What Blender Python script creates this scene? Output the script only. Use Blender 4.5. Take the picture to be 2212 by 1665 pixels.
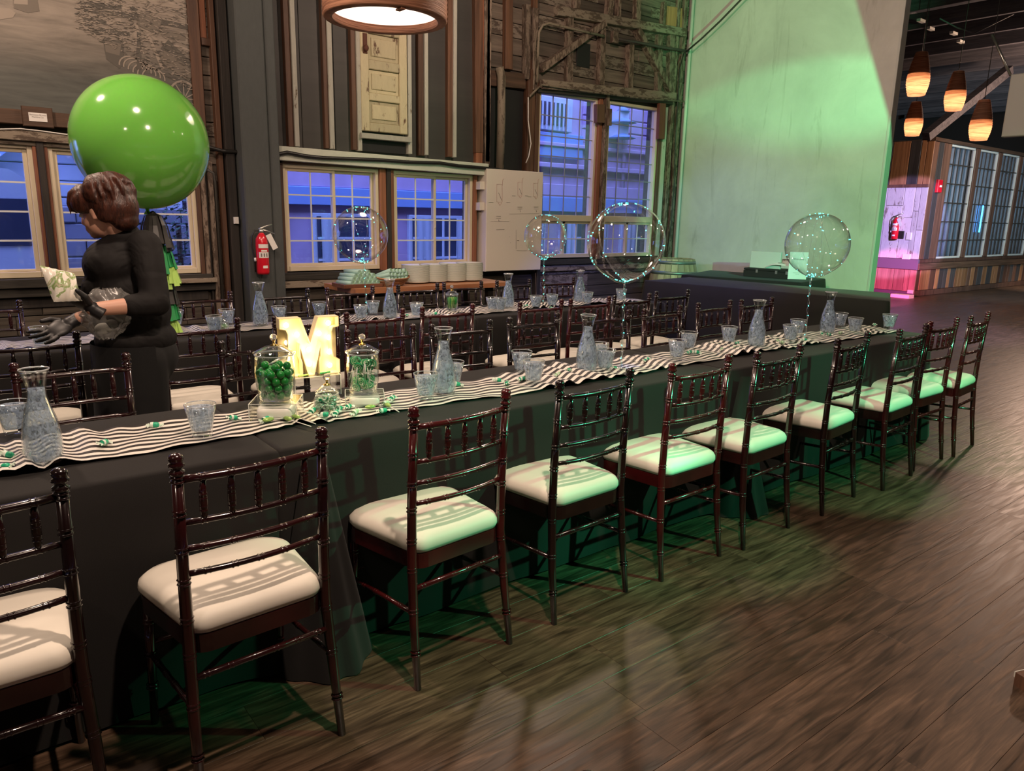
import bpy, math, random
from mathutils import Vector, Matrix, Quaternion
random.seed(7)
PI = math.pi
scene = bpy.context.scene
for o in list(bpy.data.objects): bpy.data.objects.remove(o)
COL = scene.collection

# ---------------------------------------------------------------- camera
YAW, PITCH, ROLL, FPX, CAMH = 0.66924, 0.22488, 0.022185, 1607.18, 1.5
_cy, _sy, _cp, _sp = math.cos(YAW), math.sin(YAW), math.cos(PITCH), math.sin(PITCH)
_f = Vector((_sy*_cp, _cy*_cp, -_sp)); _r0 = Vector((_cy, -_sy, 0)); _u0 = _r0.cross(_f)
_r = _r0*math.cos(ROLL) + _u0*math.sin(ROLL); _u = -_r0*math.sin(ROLL) + _u0*math.cos(ROLL)
cd = bpy.data.cameras.new('camera'); cam = bpy.data.objects.new('camera', cd); COL.objects.link(cam)
m3 = Matrix((_r, _u, -_f)).transposed()
cam.matrix_world = Matrix.Translation((0, 0, CAMH)) @ m3.to_4x4()
cd.sensor_fit = 'HORIZONTAL'; cd.sensor_width = 36.0; cd.lens = 36.0*FPX/2212.0
cd.clip_start = 0.05; cd.clip_end = 200
scene.camera = cam
def ray(x, y): return _f + _r*((x-1106)/FPX) - _u*((y-832.5)/FPX)
def atz(x, y, z):                       # real point at height z seen at photo pixel x, y
    d = ray(x, y); return Vector((0, 0, CAMH)) + d*((z-CAMH)/d.z)
def aty(x, y, Y):                       # real point on the plane y = Y
    d = ray(x, y); return Vector((0, 0, CAMH)) + d*(Y/d.y)
def atx(x, y, X):
    d = ray(x, y); return Vector((0, 0, CAMH)) + d*(X/d.x)

# ---------------------------------------------------------------- world, lights, exposure
scene.view_settings.view_transform = 'Standard'
try: scene.view_settings.look = 'None'
except Exception: pass
scene.view_settings.gamma = 1.0
scene.view_settings.use_curve_mapping = False
scene.view_settings.exposure = 0.0
w = bpy.data.worlds.new('dusk'); scene.world = w; w.use_nodes = True
bg = w.node_tree.nodes['Background']; bg.inputs[0].default_value = (0.30, 0.40, 1.0, 1); bg.inputs[1].default_value = 7.5
def light(name, kind, loc, energy, color, size=0.1, target=None, angle=None, blend=0.3):
    d = bpy.data.lights.new(name, kind); d.energy = energy; d.color = color
    o = bpy.data.objects.new(name, d); COL.objects.link(o); o.location = loc
    if kind == 'SPOT': d.spot_size = math.radians(angle); d.spot_blend = blend; d.shadow_soft_size = size
    elif kind == 'AREA': d.size = size
    else: d.shadow_soft_size = size
    if target is not None:
        o.rotation_euler = (Vector(target)-Vector(loc)).to_track_quat('-Z', 'Y').to_euler()
    return o
WARM = (1.0, 0.75, 0.58)
light('warm_key', 'SPOT', (1.05, 0.85, 3.3), 300, WARM, 0.045, (1.6, 1.6, 0.0), 140, 0.5)
light('warm_key_far', 'SPOT', (4.9, 0.7, 3.4), 55, WARM, 0.045, (5.1, 1.6, 0.0), 140, 0.5)
light('warm_key_left', 'POINT', (-1.9, 0.6, 3.3), 45, WARM, 0.1)
light('warm_over_tables', 'POINT', (0.6, 3.2, 3.6), 150, WARM, 0.12)
light('warm_wall_wash', 'POINT', (4.4, 4.4, 3.8), 175, WARM, 0.12)
light('warm_mural_wash', 'POINT', (-0.4, 5.2, 3.7), 190, WARM, 0.12)
GREEN = (0.20, 1.0, 0.40)
light('green_wall_spot', 'SPOT', (3.9, -0.4, 2.3), 1150, GREEN, 0.008, (8.36, 4.75, 1.6), 30, 0.2)
light('green_wall_high_spot', 'SPOT', (3.9, -0.4, 2.3), 1500, GREEN, 0.008, (8.36, 5.0, 4.1), 31, 0.45)
light('warm_trim_fill', 'POINT', (8.6, 0.4, 3.9), 22, (1.0,0.78,0.6), 0.1)  # added fill, brightens the end trim of the plaster wall
for _i, _x in enumerate((1.5, 2.7, 4.2, 5.6)):
    light('green_drape_spot', 'SPOT', (3.9, -0.4, 2.3), 400, (0.10, 1.0, 0.45), 0.03, (_x, 2.2, 0.15), 25, 0.5)
light('green_floor_spot', 'SPOT', (3.9, -0.6, 2.6), 170, (0.35, 1.0, 0.35), 0.03, (7.6, 1.6, 0), 62, 0.12)
light('green_back_spot', 'SPOT', (3.6, -0.4, 2.5), 150, GREEN, 0.03, (4.1, 7.0, 2.05), 19, 0.9)
light('blue_stage_spot', 'SPOT', (4.3, -1.0, 2.4), 560, (0.25, 0.45, 1.0), 0.04, (8.36, 6.6, 1.2), 19, 0.95)
light('blue_table_spot', 'SPOT', (5.0, 1.0, 3.2), 650, (0.06, 0.16, 1.0), 0.04, (6.05, 5.0, 0.9), 26, 0.8)
light('magenta_spot', 'SPOT', (12.6, 6.0, 0.35), 1300, (1.0, 0.12, 0.45), 0.05, (16.4, 7.55, 0.15), 24, 0.4)
light('violet_spot', 'SPOT', (10.2, 2.6, 2.8), 4200, (0.62, 0.46, 1.0), 0.05, (16.4, 7.5, 1.45), 15, 0.12)
light('violet_floor', 'SPOT', (12.0, 3.0, 3.6), 520, (0.62, 0.42, 1.0), 0.05, (11.5, 5.2, 0), 62, 0.8)
light('far_floor_warm', 'SPOT', (22.0, 5.0, 3.4), 700, WARM, 0.05, (22.0, 5.6, 0), 60, 0.6)
light('far_room_warm', 'POINT', (15.5, 4.2, 3.6), 420, (1.0, 0.66, 0.48), 0.2)
light('far_glass_cool', 'SPOT', (15.5, 1.0, 2.4), 1500, (0.55, 0.85, 1.0), 0.1, (19.5, 7.2, 1.9), 60, 0.6)

# ---------------------------------------------------------------- mesh builder
class MB:
    def __init__(s): s.v = []; s.f = []; s.sm = []; s.uv = {}
    def add(s, vs, fs, smooth=False):
        b = len(s.v); s.v += [tuple(p) for p in vs]
        s.f += [tuple(b+i for i in f) for f in fs]; s.sm += [smooth]*len(fs); return b
    def box(s, x0, x1, y0, y1, z0, z1):
        s.add([(x0,y0,z0),(x1,y0,z0),(x1,y1,z0),(x0,y1,z0),(x0,y0,z1),(x1,y0,z1),(x1,y1,z1),(x0,y1,z1)],
              [(0,3,2,1),(4,5,6,7),(0,1,5,4),(1,2,6,5),(2,3,7,6),(3,0,4,7)]); return s
    def cbox(s, x0, x1, y0, y1, z0, z1, c=0.004, axis='z', sign=1):   # box with one chamfered face
        A = {'z': (0,1,2), 'y': (0,2,1), 'x': (1,2,0)}[axis]
        lo = [x0,y0,z0]; hi = [x1,y1,z1]
        a0,a1 = lo[A[0]],hi[A[0]]; b0,b1 = lo[A[1]],hi[A[1]]; t0,t1 = (lo[A[2]],hi[A[2]]) if sign>0 else (hi[A[2]],lo[A[2]])
        tm = t1 - c*(1 if t1>t0 else -1)
        P = []
        for (i, t) in ((0,t0),(0,tm),(c,t1)):
            for (a,b) in ((a0+i,b0+i),(a1-i,b0+i),(a1-i,b1-i),(a0+i,b1-i)):
                q=[0,0,0]; q[A[0]]=a; q[A[1]]=b; q[A[2]]=t; P.append(q)
        F = [(3,2,1,0),(8,9,10,11)]
        for k in range(2):
            for j in range(4): F.append((k*4+j,k*4+(j+1)%4,(k+1)*4+(j+1)%4,(k+1)*4+j))
        if (axis=='y') != (sign<0): F = [tuple(reversed(f)) for f in F]
        s.add(P,F); return s
    def obox(s, c, size, rot):          # centre, full size, rotation matrix 3x3
        c=Vector(c); h=[x/2 for x in size]; R=rot
        P=[c+R@Vector((sx*h[0],sy*h[1],sz*h[2])) for sz in (-1,1) for (sx,sy) in ((-1,-1),(1,-1),(1,1),(-1,1))]
        s.add(P,[(0,3,2,1),(4,5,6,7),(0,1,5,4),(1,2,6,5),(2,3,7,6),(3,0,4,7)]); return s
    def tube(s, pts, rad, n=8, cap=True, smooth=True):
        pts=[Vector(p) for p in pts]; N=len(pts)
        if not hasattr(rad,'__len__'): rad=[rad]*N
        t0=(pts[1]-pts[0]).normalized(); a=t0.orthogonal().normalized(); P=[]
        for i,p in enumerate(pts):
            t=((pts[min(i+1,N-1)]-pts[max(i-1,0)])).normalized()
            a=(a-t*a.dot(t)); a=a.normalized() if a.length>1e-6 else t.orthogonal().normalized()
            b=t.cross(a)
            for k in range(n):
                an=2*PI*k/n; P.append(p+(a*math.cos(an)+b*math.sin(an))*rad[i])
        F=[(i*n+k,i*n+(k+1)%n,(i+1)*n+(k+1)%n,(i+1)*n+k) for i in range(N-1) for k in range(n)]
        base=s.add(P,F,smooth)
        if cap:
            s.f.append(tuple(base+k for k in reversed(range(n)))); s.f.append(tuple(base+(N-1)*n+k for k in range(n))); s.sm+=[False,False]
        return s
    def lathe(s, prof, n=24, c=(0,0,0), smooth=True, M=None, close=False):
        c=Vector(c); P=[]
        for (r,z) in prof:
            for k in range(n):
                an=2*PI*k/n; q=Vector((r*math.cos(an),r*math.sin(an),z))
                P.append(c+(M@q if M is not None else q))
        L=len(prof)
        F=[(i*n+k,i*n+(k+1)%n,(i+1)*n+(k+1)%n,(i+1)*n+k) for i in range(L-1) for k in range(n)]
        if close: F+=[((L-1)*n+k,(L-1)*n+(k+1)%n,(k+1)%n,k) for k in range(n)]
        s.add(P,F,smooth); return s
    def ball(s, c, r, nu=12, nv=8, R=None):
        if not hasattr(r,'__len__'): r=(r,r,r)
        c=Vector(c); P=[]
        for i in range(nv+1):
            th=PI*i/nv
            for k in range(nu):
                an=2*PI*k/nu; q=Vector((r[0]*math.sin(th)*math.cos(an),r[1]*math.sin(th)*math.sin(an),-r[2]*math.cos(th)))
                P.append(c+(R@q if R is not None else q))
        s.add(P,[(i*nu+k,i*nu+(k+1)%nu,(i+1)*nu+(k+1)%nu,(i+1)*nu+k) for i in range(nv) for k in range(nu)],True); return s
    def prism(s, poly, fn0, fn1):       # fn maps 2D -> 3D for the two faces
        n=len(poly); P=[fn0(p) for p in poly]+[fn1(p) for p in poly]
        s.add(P,[tuple(range(n)),tuple(reversed(range(n,2*n)))]+[(i,i+n,(i+1)%n+n,(i+1)%n) for i in range(n)]); return s
    def grid(s, fn, nu, nv, smooth=True, uv=True):
        b=len(s.v); P=[fn(i/nu,j/nv) for j in range(nv+1) for i in range(nu+1)]
        F=[(j*(nu+1)+i,j*(nu+1)+i+1,(j+1)*(nu+1)+i+1,(j+1)*(nu+1)+i) for j in range(nv) for i in range(nu)]
        s.add(P,F,smooth)
        if uv:
            for j in range(nv+1):
                for i in range(nu+1): s.uv[b+j*(nu+1)+i]=(i/nu,j/nv)
        return s
    def mesh(s, name, mat):
        me=bpy.data.meshes.new(name); me.from_pydata([tuple(p) for p in s.v],[],s.f)
        me.polygons.foreach_set('use_smooth',s.sm)
        if mat: me.materials.append(mat)
        if s.uv:
            L=me.uv_layers.new(name='UVMap')
            for l in me.loops: L.data[l.index].uv=s.uv.get(l.vertex_index,(0,0))
        me.update(); return me
    def build(s, name, mat, parent=None, loc=None, rotz=0):
        o=bpy.data.objects.new(name,s.mesh(name,mat)); COL.objects.link(o)
        if parent: o.parent=parent
        if loc is not None: o.location=loc
        if rotz: o.rotation_euler=(0,0,rotz)
        return o
def tag(o, label=None, cat=None, group=None, kind=None):
    if label: o['label']=label
    if cat: o['category']=cat
    if group: o['group']=group
    if kind: o['kind']=kind
    return o
def empty(name, loc=(0,0,0), rotz=0, label=None, cat=None, group=None, kind=None):
    o=bpy.data.objects.new(name,None); COL.objects.link(o); o.location=loc; o.rotation_euler=(0,0,rotz); o.empty_display_size=0.1
    return tag(o,label,cat,group,kind)
KIDS={}
def kids(o): return [c for c in o.children]
def copy_tree(o, parent=None, ch=None):
    c=o.copy(); COL.objects.link(c)
    if parent: c.parent=parent
    for k in o.children: copy_tree(k,c)
    return c
def share(name, me, parent=None, loc=None, rot=None, mat=None):
    o=bpy.data.objects.new(name,me); COL.objects.link(o)
    if parent: o.parent=parent
    if loc is not None: o.location=loc
    if rot is not None: o.rotation_euler=rot
    return o
def Rz(a): return Matrix.Rotation(a,3,'Z')
def Rx(a): return Matrix.Rotation(a,3,'X')
def Ry(a): return Matrix.Rotation(a,3,'Y')
# ---------------------------------------------------------------- materials
def mat_base(name):
    m=bpy.data.materials.new(name); m.use_nodes=True; nt=m.node_tree; b=nt.nodes['Principled BSDF']; return m,nt,b
def setp(b, **k):
    names={'color':'Base Color','rough':'Roughness','metal':'Metallic','spec':'Specular IOR Level','trans':'Transmission Weight','ior':'IOR','coat':'Coat Weight','coatr':'Coat Roughness','sheen':'Sheen Weight','em':'Emission Color','ems':'Emission Strength','alpha':'Alpha','sss':'Subsurface Weight'}
    for a,v in k.items():
        if a in('color','em') and len(v)==3: v=(*v,1)
        b.inputs[names[a]].default_value=v
def simple(name, color, rough=0.5, **k):
    m,nt,b=mat_base(name); setp(b,color=color,rough=rough,**k); return m
def coords(nt, scale=(1,1,1), rand=True):
    tc=nt.nodes.new('ShaderNodeTexCoord'); mp=nt.nodes.new('ShaderNodeMapping'); mp.inputs['Scale'].default_value=scale
    if rand:
        oi=nt.nodes.new('ShaderNodeObjectInfo'); mul=nt.nodes.new('ShaderNodeMath'); mul.operation='MULTIPLY'; mul.inputs[1].default_value=57.0
        nt.links.new(oi.outputs['Random'],mul.inputs[0]); add=nt.nodes.new('ShaderNodeVectorMath'); add.operation='ADD'
        nt.links.new(tc.outputs['Object'],add.inputs[0]); nt.links.new(mul.outputs[0],add.inputs[1]); nt.links.new(add.outputs[0],mp.inputs['Vector'])
    else: nt.links.new(tc.outputs['Object'],mp.inputs['Vector'])
    return mp.outputs[0]
def noise(nt, vec, scale=5, detail=4, rough=0.6, dist=0.0):
    n=nt.nodes.new('ShaderNodeTexNoise'); n.inputs['Scale'].default_value=scale; n.inputs['Detail'].default_value=detail
    n.inputs['Roughness'].default_value=rough; n.inputs['Distortion'].default_value=dist; nt.links.new(vec,n.inputs['Vector']); return n.outputs['Fac']
def ramp(nt, fac, stops):
    r=nt.nodes.new('ShaderNodeValToRGB'); e=r.color_ramp.elements
    while len(e)<len(stops): e.new(0.5)
    for i,(p,c) in enumerate(stops): e[i].position=p; e[i].color=(*c,1) if len(c)==3 else c
    nt.links.new(fac,r.inputs[0]); return r.outputs[0]
def mixc(nt, fac, a, b, mode='MIX'):
    m=nt.nodes.new('ShaderNodeMix'); m.data_type='RGBA'; m.blend_type=mode
    for s,v in ((m.inputs[0],fac),(m.inputs[6],a),(m.inputs[7],b)):
        if hasattr(v,'is_linked') or hasattr(v,'links'): nt.links.new(v,s)
        else: s.default_value=v if not hasattr(v,'__len__') else (*v,1) if len(v)==3 else v
    return m.outputs[2]
def bump(nt, b, h, strength=0.3, dist=0.01):
    n=nt.nodes.new('ShaderNodeBump'); n.inputs['Strength'].default_value=strength; n.inputs['Distance'].default_value=dist
    nt.links.new(h,n.inputs['Height']); nt.links.new(n.outputs[0],b.inputs['Normal'])
def wood(name, c1, c2, rough=0.6, axis='z', grain=1.0, strength=0.4, vary=0.35, **k):
    m,nt,b=mat_base(name)
    sc={'x':(1.2,22,22),'y':(22,1.2,22),'z':(22,22,1.2)}[axis]; sc=tuple(q*grain for q in sc)
    v=coords(nt,sc); n=noise(nt,v,1.0,6,0.65,0.6); col=ramp(nt,n,[(0.32,c1),(0.68,c2)])
    oi=nt.nodes.new('ShaderNodeObjectInfo'); r=ramp(nt,oi.outputs['Random'],[(0,(1-vary,)*3),(1,(1+vary*0.6,)*3)])
    col=mixc(nt,1.0,col,r,'MULTIPLY'); nt.links.new(col,b.inputs['Base Color']); setp(b,rough=rough,**k); bump(nt,b,n,strength,0.01); return m
def worn(name, paint, under, amount=0.5, axis='z', rough=0.75, scale=1.0, vary=0.2):   # chipped paint over wood
    m,nt,b=mat_base(name)
    sc={'x':(3,9,9),'y':(9,3,9),'z':(9,9,3)}[axis]
    v=coords(nt,sc); v2=coords(nt,tuple(q*2.2 for q in sc))
    n=noise(nt,v,1.2*scale,8,0.72,0.3); g=noise(nt,v2,1.6*scale,4,0.6)
    mask=ramp(nt,n,[(amount-0.03,(0,0,0)),(amount+0.03,(1,1,1))])
    pc=mixc(nt,g,tuple(c*0.72 for c in paint),paint); uc=mixc(nt,g,tuple(c*0.5 for c in under),under)
    col=mixc(nt,mask,uc,pc)
    oi=nt.nodes.new('ShaderNodeObjectInfo'); r=ramp(nt,oi.outputs['Random'],[(0,(1-vary,)*3),(1,(1+vary*0.6,)*3)])
    col=mixc(nt,1.0,col,r,'MULTIPLY'); nt.links.new(col,b.inputs['Base Color']); setp(b,rough=rough); bump(nt,b,n,0.6,0.01); return m
def thin_glass(name, tint=(1,1,1), base=0.03, edge=0.35, rough=0.02):   # clear shell: reflection grows towards grazing
    m=bpy.data.materials.new(name); m.use_nodes=True; nt=m.node_tree; nt.nodes.clear()
    out=nt.nodes.new('ShaderNodeOutputMaterial'); mx=nt.nodes.new('ShaderNodeMixShader'); tr=nt.nodes.new('ShaderNodeBsdfTransparent'); gl=nt.nodes.new('ShaderNodeBsdfGlossy')
    tr.inputs[0].default_value=(*tint,1); gl.inputs['Roughness'].default_value=rough; gl.inputs[0].default_value=(1,1,1,1)
    lw=nt.nodes.new('ShaderNodeLayerWeight'); lw.inputs[0].default_value=0.5
    pw=nt.nodes.new('ShaderNodeMath'); pw.operation='POWER'; pw.inputs[1].default_value=2.6; nt.links.new(lw.outputs['Facing'],pw.inputs[0])
    ma=nt.nodes.new('ShaderNodeMath'); ma.operation='MULTIPLY_ADD'; ma.inputs[1].default_value=edge; ma.inputs[2].default_value=base
    nt.links.new(pw.outputs[0],ma.inputs[0]); nt.links.new(ma.outputs[0],mx.inputs[0]); nt.links.new(tr.outputs[0],mx.inputs[1]); nt.links.new(gl.outputs[0],mx.inputs[2]); nt.links.new(mx.outputs[0],out.inputs[0]); return m
def ice_water(name):
    m=bpy.data.materials.new(name); m.use_nodes=True; nt=m.node_tree; nt.nodes.clear()
    out=nt.nodes.new('ShaderNodeOutputMaterial')
    v=coords(nt,(1,1,0.7)); n=noise(nt,v,85,2,0.5,0.7); fac=ramp(nt,n,[(0.40,(0.16,)*3),(0.58,(0.72,)*3)])
    tr=nt.nodes.new('ShaderNodeBsdfTransparent'); tr.inputs[0].default_value=(0.86,0.9,0.92,1)
    b=nt.nodes.new('ShaderNodeBsdfPrincipled'); setp(b,color=(0.62,0.74,0.95),rough=0.05,spec=1.0)  # blue reflection of the window light is put into the base colour
    bp=nt.nodes.new('ShaderNodeBump'); bp.inputs['Strength'].default_value=1.0; bp.inputs['Distance'].default_value=0.012; nt.links.new(n,bp.inputs['Height']); nt.links.new(bp.outputs[0],b.inputs['Normal'])
    tl=nt.nodes.new('ShaderNodeBsdfTranslucent'); tl.inputs[0].default_value=(0.8,0.88,0.95,1)
    m1=nt.nodes.new('ShaderNodeMixShader'); m1.inputs[0].default_value=0.35; nt.links.new(b.outputs[0],m1.inputs[1]); nt.links.new(tl.outputs[0],m1.inputs[2])
    m2=nt.nodes.new('ShaderNodeMixShader'); nt.links.new(fac,m2.inputs[0]); nt.links.new(tr.outputs[0],m2.inputs[1]); nt.links.new(m1.outputs[0],m2.inputs[2]); nt.links.new(m2.outputs[0],out.inputs[0]); return m
def emis(name, color, s, rough=0.5): return simple(name,color,rough,em=color,ems=s)

M={}
# floor planks: hand scraped dark oak laminate
def floor_mat():
    m,nt,b=mat_base('floor_plank')
    v=coords(nt,(1,1,1)); 
    mp=nt.nodes.new('ShaderNodeMapping'); mp.inputs['Scale'].default_value=(2.6,24,1); mp.inputs['Rotation'].default_value=(0,0,0.07); nt.links.new(v,mp.inputs[0])
    rip=noise(nt,mp.outputs[0],1.5,2,0.5,0.9)
    mg=nt.nodes.new('ShaderNodeMapping'); mg.inputs['Scale'].default_value=(4,70,1); nt.links.new(v,mg.inputs[0])
    gr=noise(nt,mg.outputs[0],1.6,6,0.7,0.8)
    kn=noise(nt,v,3.2,2,0.5,1.5)
    col=ramp(nt,rip,[(0.30,(0.028,0.016,0.0095)),(0.52,(0.074,0.043,0.026)),(0.72,(0.125,0.075,0.047))])
    g=ramp(nt,gr,[(0.3,(0.52,)*3),(0.7,(1.25,)*3)]); col=mixc(nt,1.0,col,g,'MULTIPLY')
    k=ramp(nt,kn,[(0.24,(0.45,)*3),(0.34,(1,)*3)]); col=mixc(nt,1.0,col,k,'MULTIPLY')
    oi=nt.nodes.new('ShaderNodeObjectInfo'); r=ramp(nt,oi.outputs['Random'],[(0,(0.90,0.89,0.88)),(1,(1.08,1.08,1.07))]); col=mixc(nt,1.0,col,r,'MULTIPLY')
    nt.links.new(col,b.inputs['Base Color'])
    rr=ramp(nt,rip,[(0.2,(0.34,)*3),(0.8,(0.5,)*3)]); nt.links.new(rr,b.inputs['Roughness'])
    bump(nt,b,rip,0.14,0.01); return m
M['floor']=floor_mat()
M['subfloor']=simple('subfloor',(0.02,0.014,0.01),0.8)
def mahogany():
    m,nt,b=mat_base('mahogany_lacquer')
    oi=nt.nodes.new('ShaderNodeObjectInfo'); v=coords(nt,(1,1,1)); n=noise(nt,v,6,2,0.5)
    c1=ramp(nt,n,[(0.35,(0.010,0.002,0.0024)),(0.7,(0.030,0.0042,0.005))])
    nt.links.new(c1,b.inputs['Base Color']); setp(b,rough=0.22,coat=0.9,coatr=0.07); return m
M['mahogany']=mahogany()
def mahog2(name,a,c):
    m,nt,b=mat_base(name); v=coords(nt,(1,1,1)); n=noise(nt,v,6,2,0.5)
    nt.links.new(ramp(nt,n,[(0.35,a),(0.7,c)]),b.inputs['Base Color']); setp(b,rough=0.22,coat=0.9,coatr=0.07); return m
M['mahogany_red']=mahog2('mahogany_red',(0.026,0.0025,0.003),(0.062,0.005,0.006))
M['mahogany_dark']=mahog2('mahogany_dark',(0.005,0.002,0.002),(0.014,0.003,0.0035))
def fabric(name,c,rough=0.85,s=0.25,fine=350):
    m,nt,b=mat_base(name); v=coords(nt); n=noise(nt,v,4,3,0.5); f=noise(nt,v,fine,2,0.5)
    col=ramp(nt,n,[(0.3,tuple(q*0.86 for q in c)),(0.7,c)]); nt.links.new(col,b.inputs['Base Color']); setp(b,rough=rough); bump(nt,b,f,s,0.002); return m
M['ivory']=fabric('ivory_cushion',(0.74,0.69,0.60),0.55,0.08,60)
M['black_cloth']=fabric('black_tablecloth',(0.017,0.0155,0.015),0.8,0.2,500); M['black_cloth'].node_tree.nodes['Principled BSDF'].inputs['Specular IOR Level'].default_value=0.15; M['black_cloth'].node_tree.nodes['Principled BSDF'].inputs['Sheen Weight'].default_value=0.06
def shirt():
    m,nt,b=mat_base('black_shirt'); v=coords(nt,(1,1,1),False); n=noise(nt,v,7,2,0.5,1.5); setp(b,color=(0.008,0.0068,0.0068),rough=0.75,spec=0.25); bump(nt,b,n,0.4,0.03); return m
M['black_shirt']=shirt()
M['black_trouser']=fabric('black_trouser',(0.005,0.005,0.0055),0.85,0.2,300)
M['glove']=simple('black_glove',(0.013,0.012,0.013),0.45)
M['skin']=simple('skin',(0.58,0.31,0.22),0.5,sss=0.08)
def hairm():
    m,nt,b=mat_base('hair'); v=coords(nt,(60,25,18),False); n=noise(nt,v,1.4,4,0.6,0.8)
    nt.links.new(ramp(nt,n,[(0.3,(0.012,0.004,0.003)),(0.7,(0.085,0.024,0.012))]),b.inputs['Base Color']); setp(b,rough=0.42); bump(nt,b,n,0.45,0.008); return m
M['hair']=hairm()
def runner():
    m,nt,b=mat_base('striped_runner'); uv=nt.nodes.new('ShaderNodeUVMap'); sp=nt.nodes.new('ShaderNodeSeparateXYZ'); nt.links.new(uv.outputs[0],sp.inputs[0])
    mu=nt.nodes.new('ShaderNodeMath'); mu.operation='MULTIPLY'; mu.inputs[1].default_value=8.0; nt.links.new(sp.outputs[1],mu.inputs[0])
    fr=nt.nodes.new('ShaderNodeMath'); fr.operation='FRACT'; nt.links.new(mu.outputs[0],fr.inputs[0])
    gt=nt.nodes.new('ShaderNodeMath'); gt.operation='GREATER_THAN'; gt.inputs[1].default_value=0.5; nt.links.new(fr.outputs[0],gt.inputs[0])
    col=mixc(nt,gt.outputs[0],(0.72,0.68,0.62),(0.022,0.018,0.018)); nt.links.new(col,b.inputs['Base Color']); setp(b,rough=0.45); return m
M['runner']=runner()
M['glass']=thin_glass('clear_glass',(0.96,0.98,0.98),0.05,0.62)
M['bobo']=thin_glass('clear_balloon',(0.985,0.965,0.955),0.05,0.85,0.02)
M['acrylic']=thin_glass('clear_acrylic',(0.93,0.95,0.94),0.06,0.5)
M['acrylic_edge']=simple('acrylic_edge',(0.75,0.78,0.74),0.25)
M['window_glass']=thin_glass('window_glass',(0.86,0.88,0.97),0.05,0.5,0.02)
M['ice']=ice_water('ice_water')
M['rim']=simple('glass_rim',(0.75,0.8,0.85),0.06,trans=0.6,ior=1.45)
M['led']=emis('led_aqua',(0.10,1.0,0.85),7)
M['led_wire']=simple('led_wire',(0.6,0.6,0.58),0.3,metal=0.6)
M['stick']=thin_glass('clear_tube',(0.92,0.97,0.96),0.12,0.6)
def balloon_green():
    m,nt,b=mat_base('green_latex'); setp(b,color=(0.17,0.50,0.075),rough=0.13,coat=0.4,coatr=0.05,sss=0.4); b.inputs['Subsurface Radius'].default_value=(.3,1,.15); b.inputs['Subsurface Scale'].default_value=.15; return m
M['latex']=balloon_green()
M['marquee']=simple('marquee_ivory',(0.80,0.68,0.42),0.45)
M['bulb']=emis('marquee_bulb',(1.0,0.78,0.40),16)
M['gum']=simple('green_gumball',(0.010,0.25,0.035),0.3,coat=0.3)
M['lolly']=simple('green_lollipop',(0.02,0.30,0.10),0.2,coat=0.5)
M['lolly_light']=simple('pale_swirl',(0.45,0.72,0.42),0.25)
M['white_stick']=simple('white_paper_stick',(0.82,0.80,0.74),0.6)
M['candy']=simple('green_candy',(0.02,0.42,0.22),0.35)
M['wrapper']=simple('wax_wrapper',(0.70,0.80,0.70),0.35)
M['wrapper_foil']=simple('green_yellow_foil',(0.35,0.55,0.15),0.25,metal=0.3)
M['brass']=simple('brass',(0.85,0.55,0.15),0.2,metal=1.0)
M['crystal']=simple('crystal_knob',(0.95,0.92,0.85),0.05,trans=0.8,ior=1.5)
M['white_block']=simple('white_plastic',(0.84,0.82,0.76),0.35)
# shell
M['wall_dark']=wood('dark_weathered_board',(0.030,0.024,0.018),(0.115,0.092,0.070),0.8,'x',0.6,0.9)
M['board_light']=worn('whitewashed_board',(0.26,0.21,0.165),(0.10,0.07,0.05),0.50,'x',scale=2.0)
M['board_mid']=wood('mid_weathered_board',(0.055,0.042,0.032),(0.20,0.155,0.12),0.8,'x',0.6,0.9,0.5)
M['stud_worn']=worn('worn_stud',(0.25,0.185,0.14),(0.105,0.068,0.046),0.50,'z',scale=2.0)
M['stud_white']=worn('white_batten',(0.52,0.50,0.43),(0.20,0.15,0.10),0.36,'z')
M['stud_brown']=wood('brown_stud',(0.060,0.026,0.014),(0.155,0.070,0.036),0.6,'z')
M['stud_red']=wood('red_cedar_stud',(0.17,0.058,0.028),(0.30,0.115,0.058),0.6,'z')
M['stud_dark']=wood('dark_stud',(0.012,0.010,0.009),(0.040,0.030,0.024),0.7,'z')
M['beam_worn']=worn('worn_beam',(0.30,0.24,0.18),(0.12,0.08,0.055),0.47,'x',scale=1.8)
M['beam_white']=worn('white_plate',(0.60,0.62,0.52),(0.22,0.17,0.12),0.33,'x')
M['beam_brown']=wood('brown_beam',(0.050,0.026,0.014),(0.135,0.070,0.040),0.65,'x')
M['beam_dark']=wood('dark_beam',(0.014,0.012,0.010),(0.050,0.042,0.032),0.7,'x')
M['column']=worn('grey_column',(0.072,0.078,0.076),(0.018,0.018,0.018),0.30,'z')
M['panel']=wood('dark_panel',(0.034,0.031,0.028),(0.052,0.047,0.042),0.6,'x',0.15,0.1,0.1)
M['old_door']=worn('chipped_cream_door',(0.58,0.50,0.32),(0.15,0.075,0.04),0.40,'z',0.7)
M['rust']=simple('rusty_iron',(0.10,0.035,0.02),0.8)
M['win_frame']=simple('almond_vinyl',(0.66,0.56,0.40),0.45)
M['muntin']=simple('white_muntin',(0.68,0.70,0.72),0.45)
M['muntin_dark']=simple('grey_muntin',(0.28,0.30,0.34),0.5)
M['black']=simple('black',(0.006,0.006,0.006),0.7)
M['black_rubber']=simple('black_cable',(0.012,0.011,0.010),0.45)
M['conduit']=worn('painted_conduit',(0.22,0.18,0.13),(0.07,0.05,0.03),0.45,'z')
M['dark_pipe']=simple('dark_pipe',(0.045,0.040,0.034),0.5)
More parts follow.
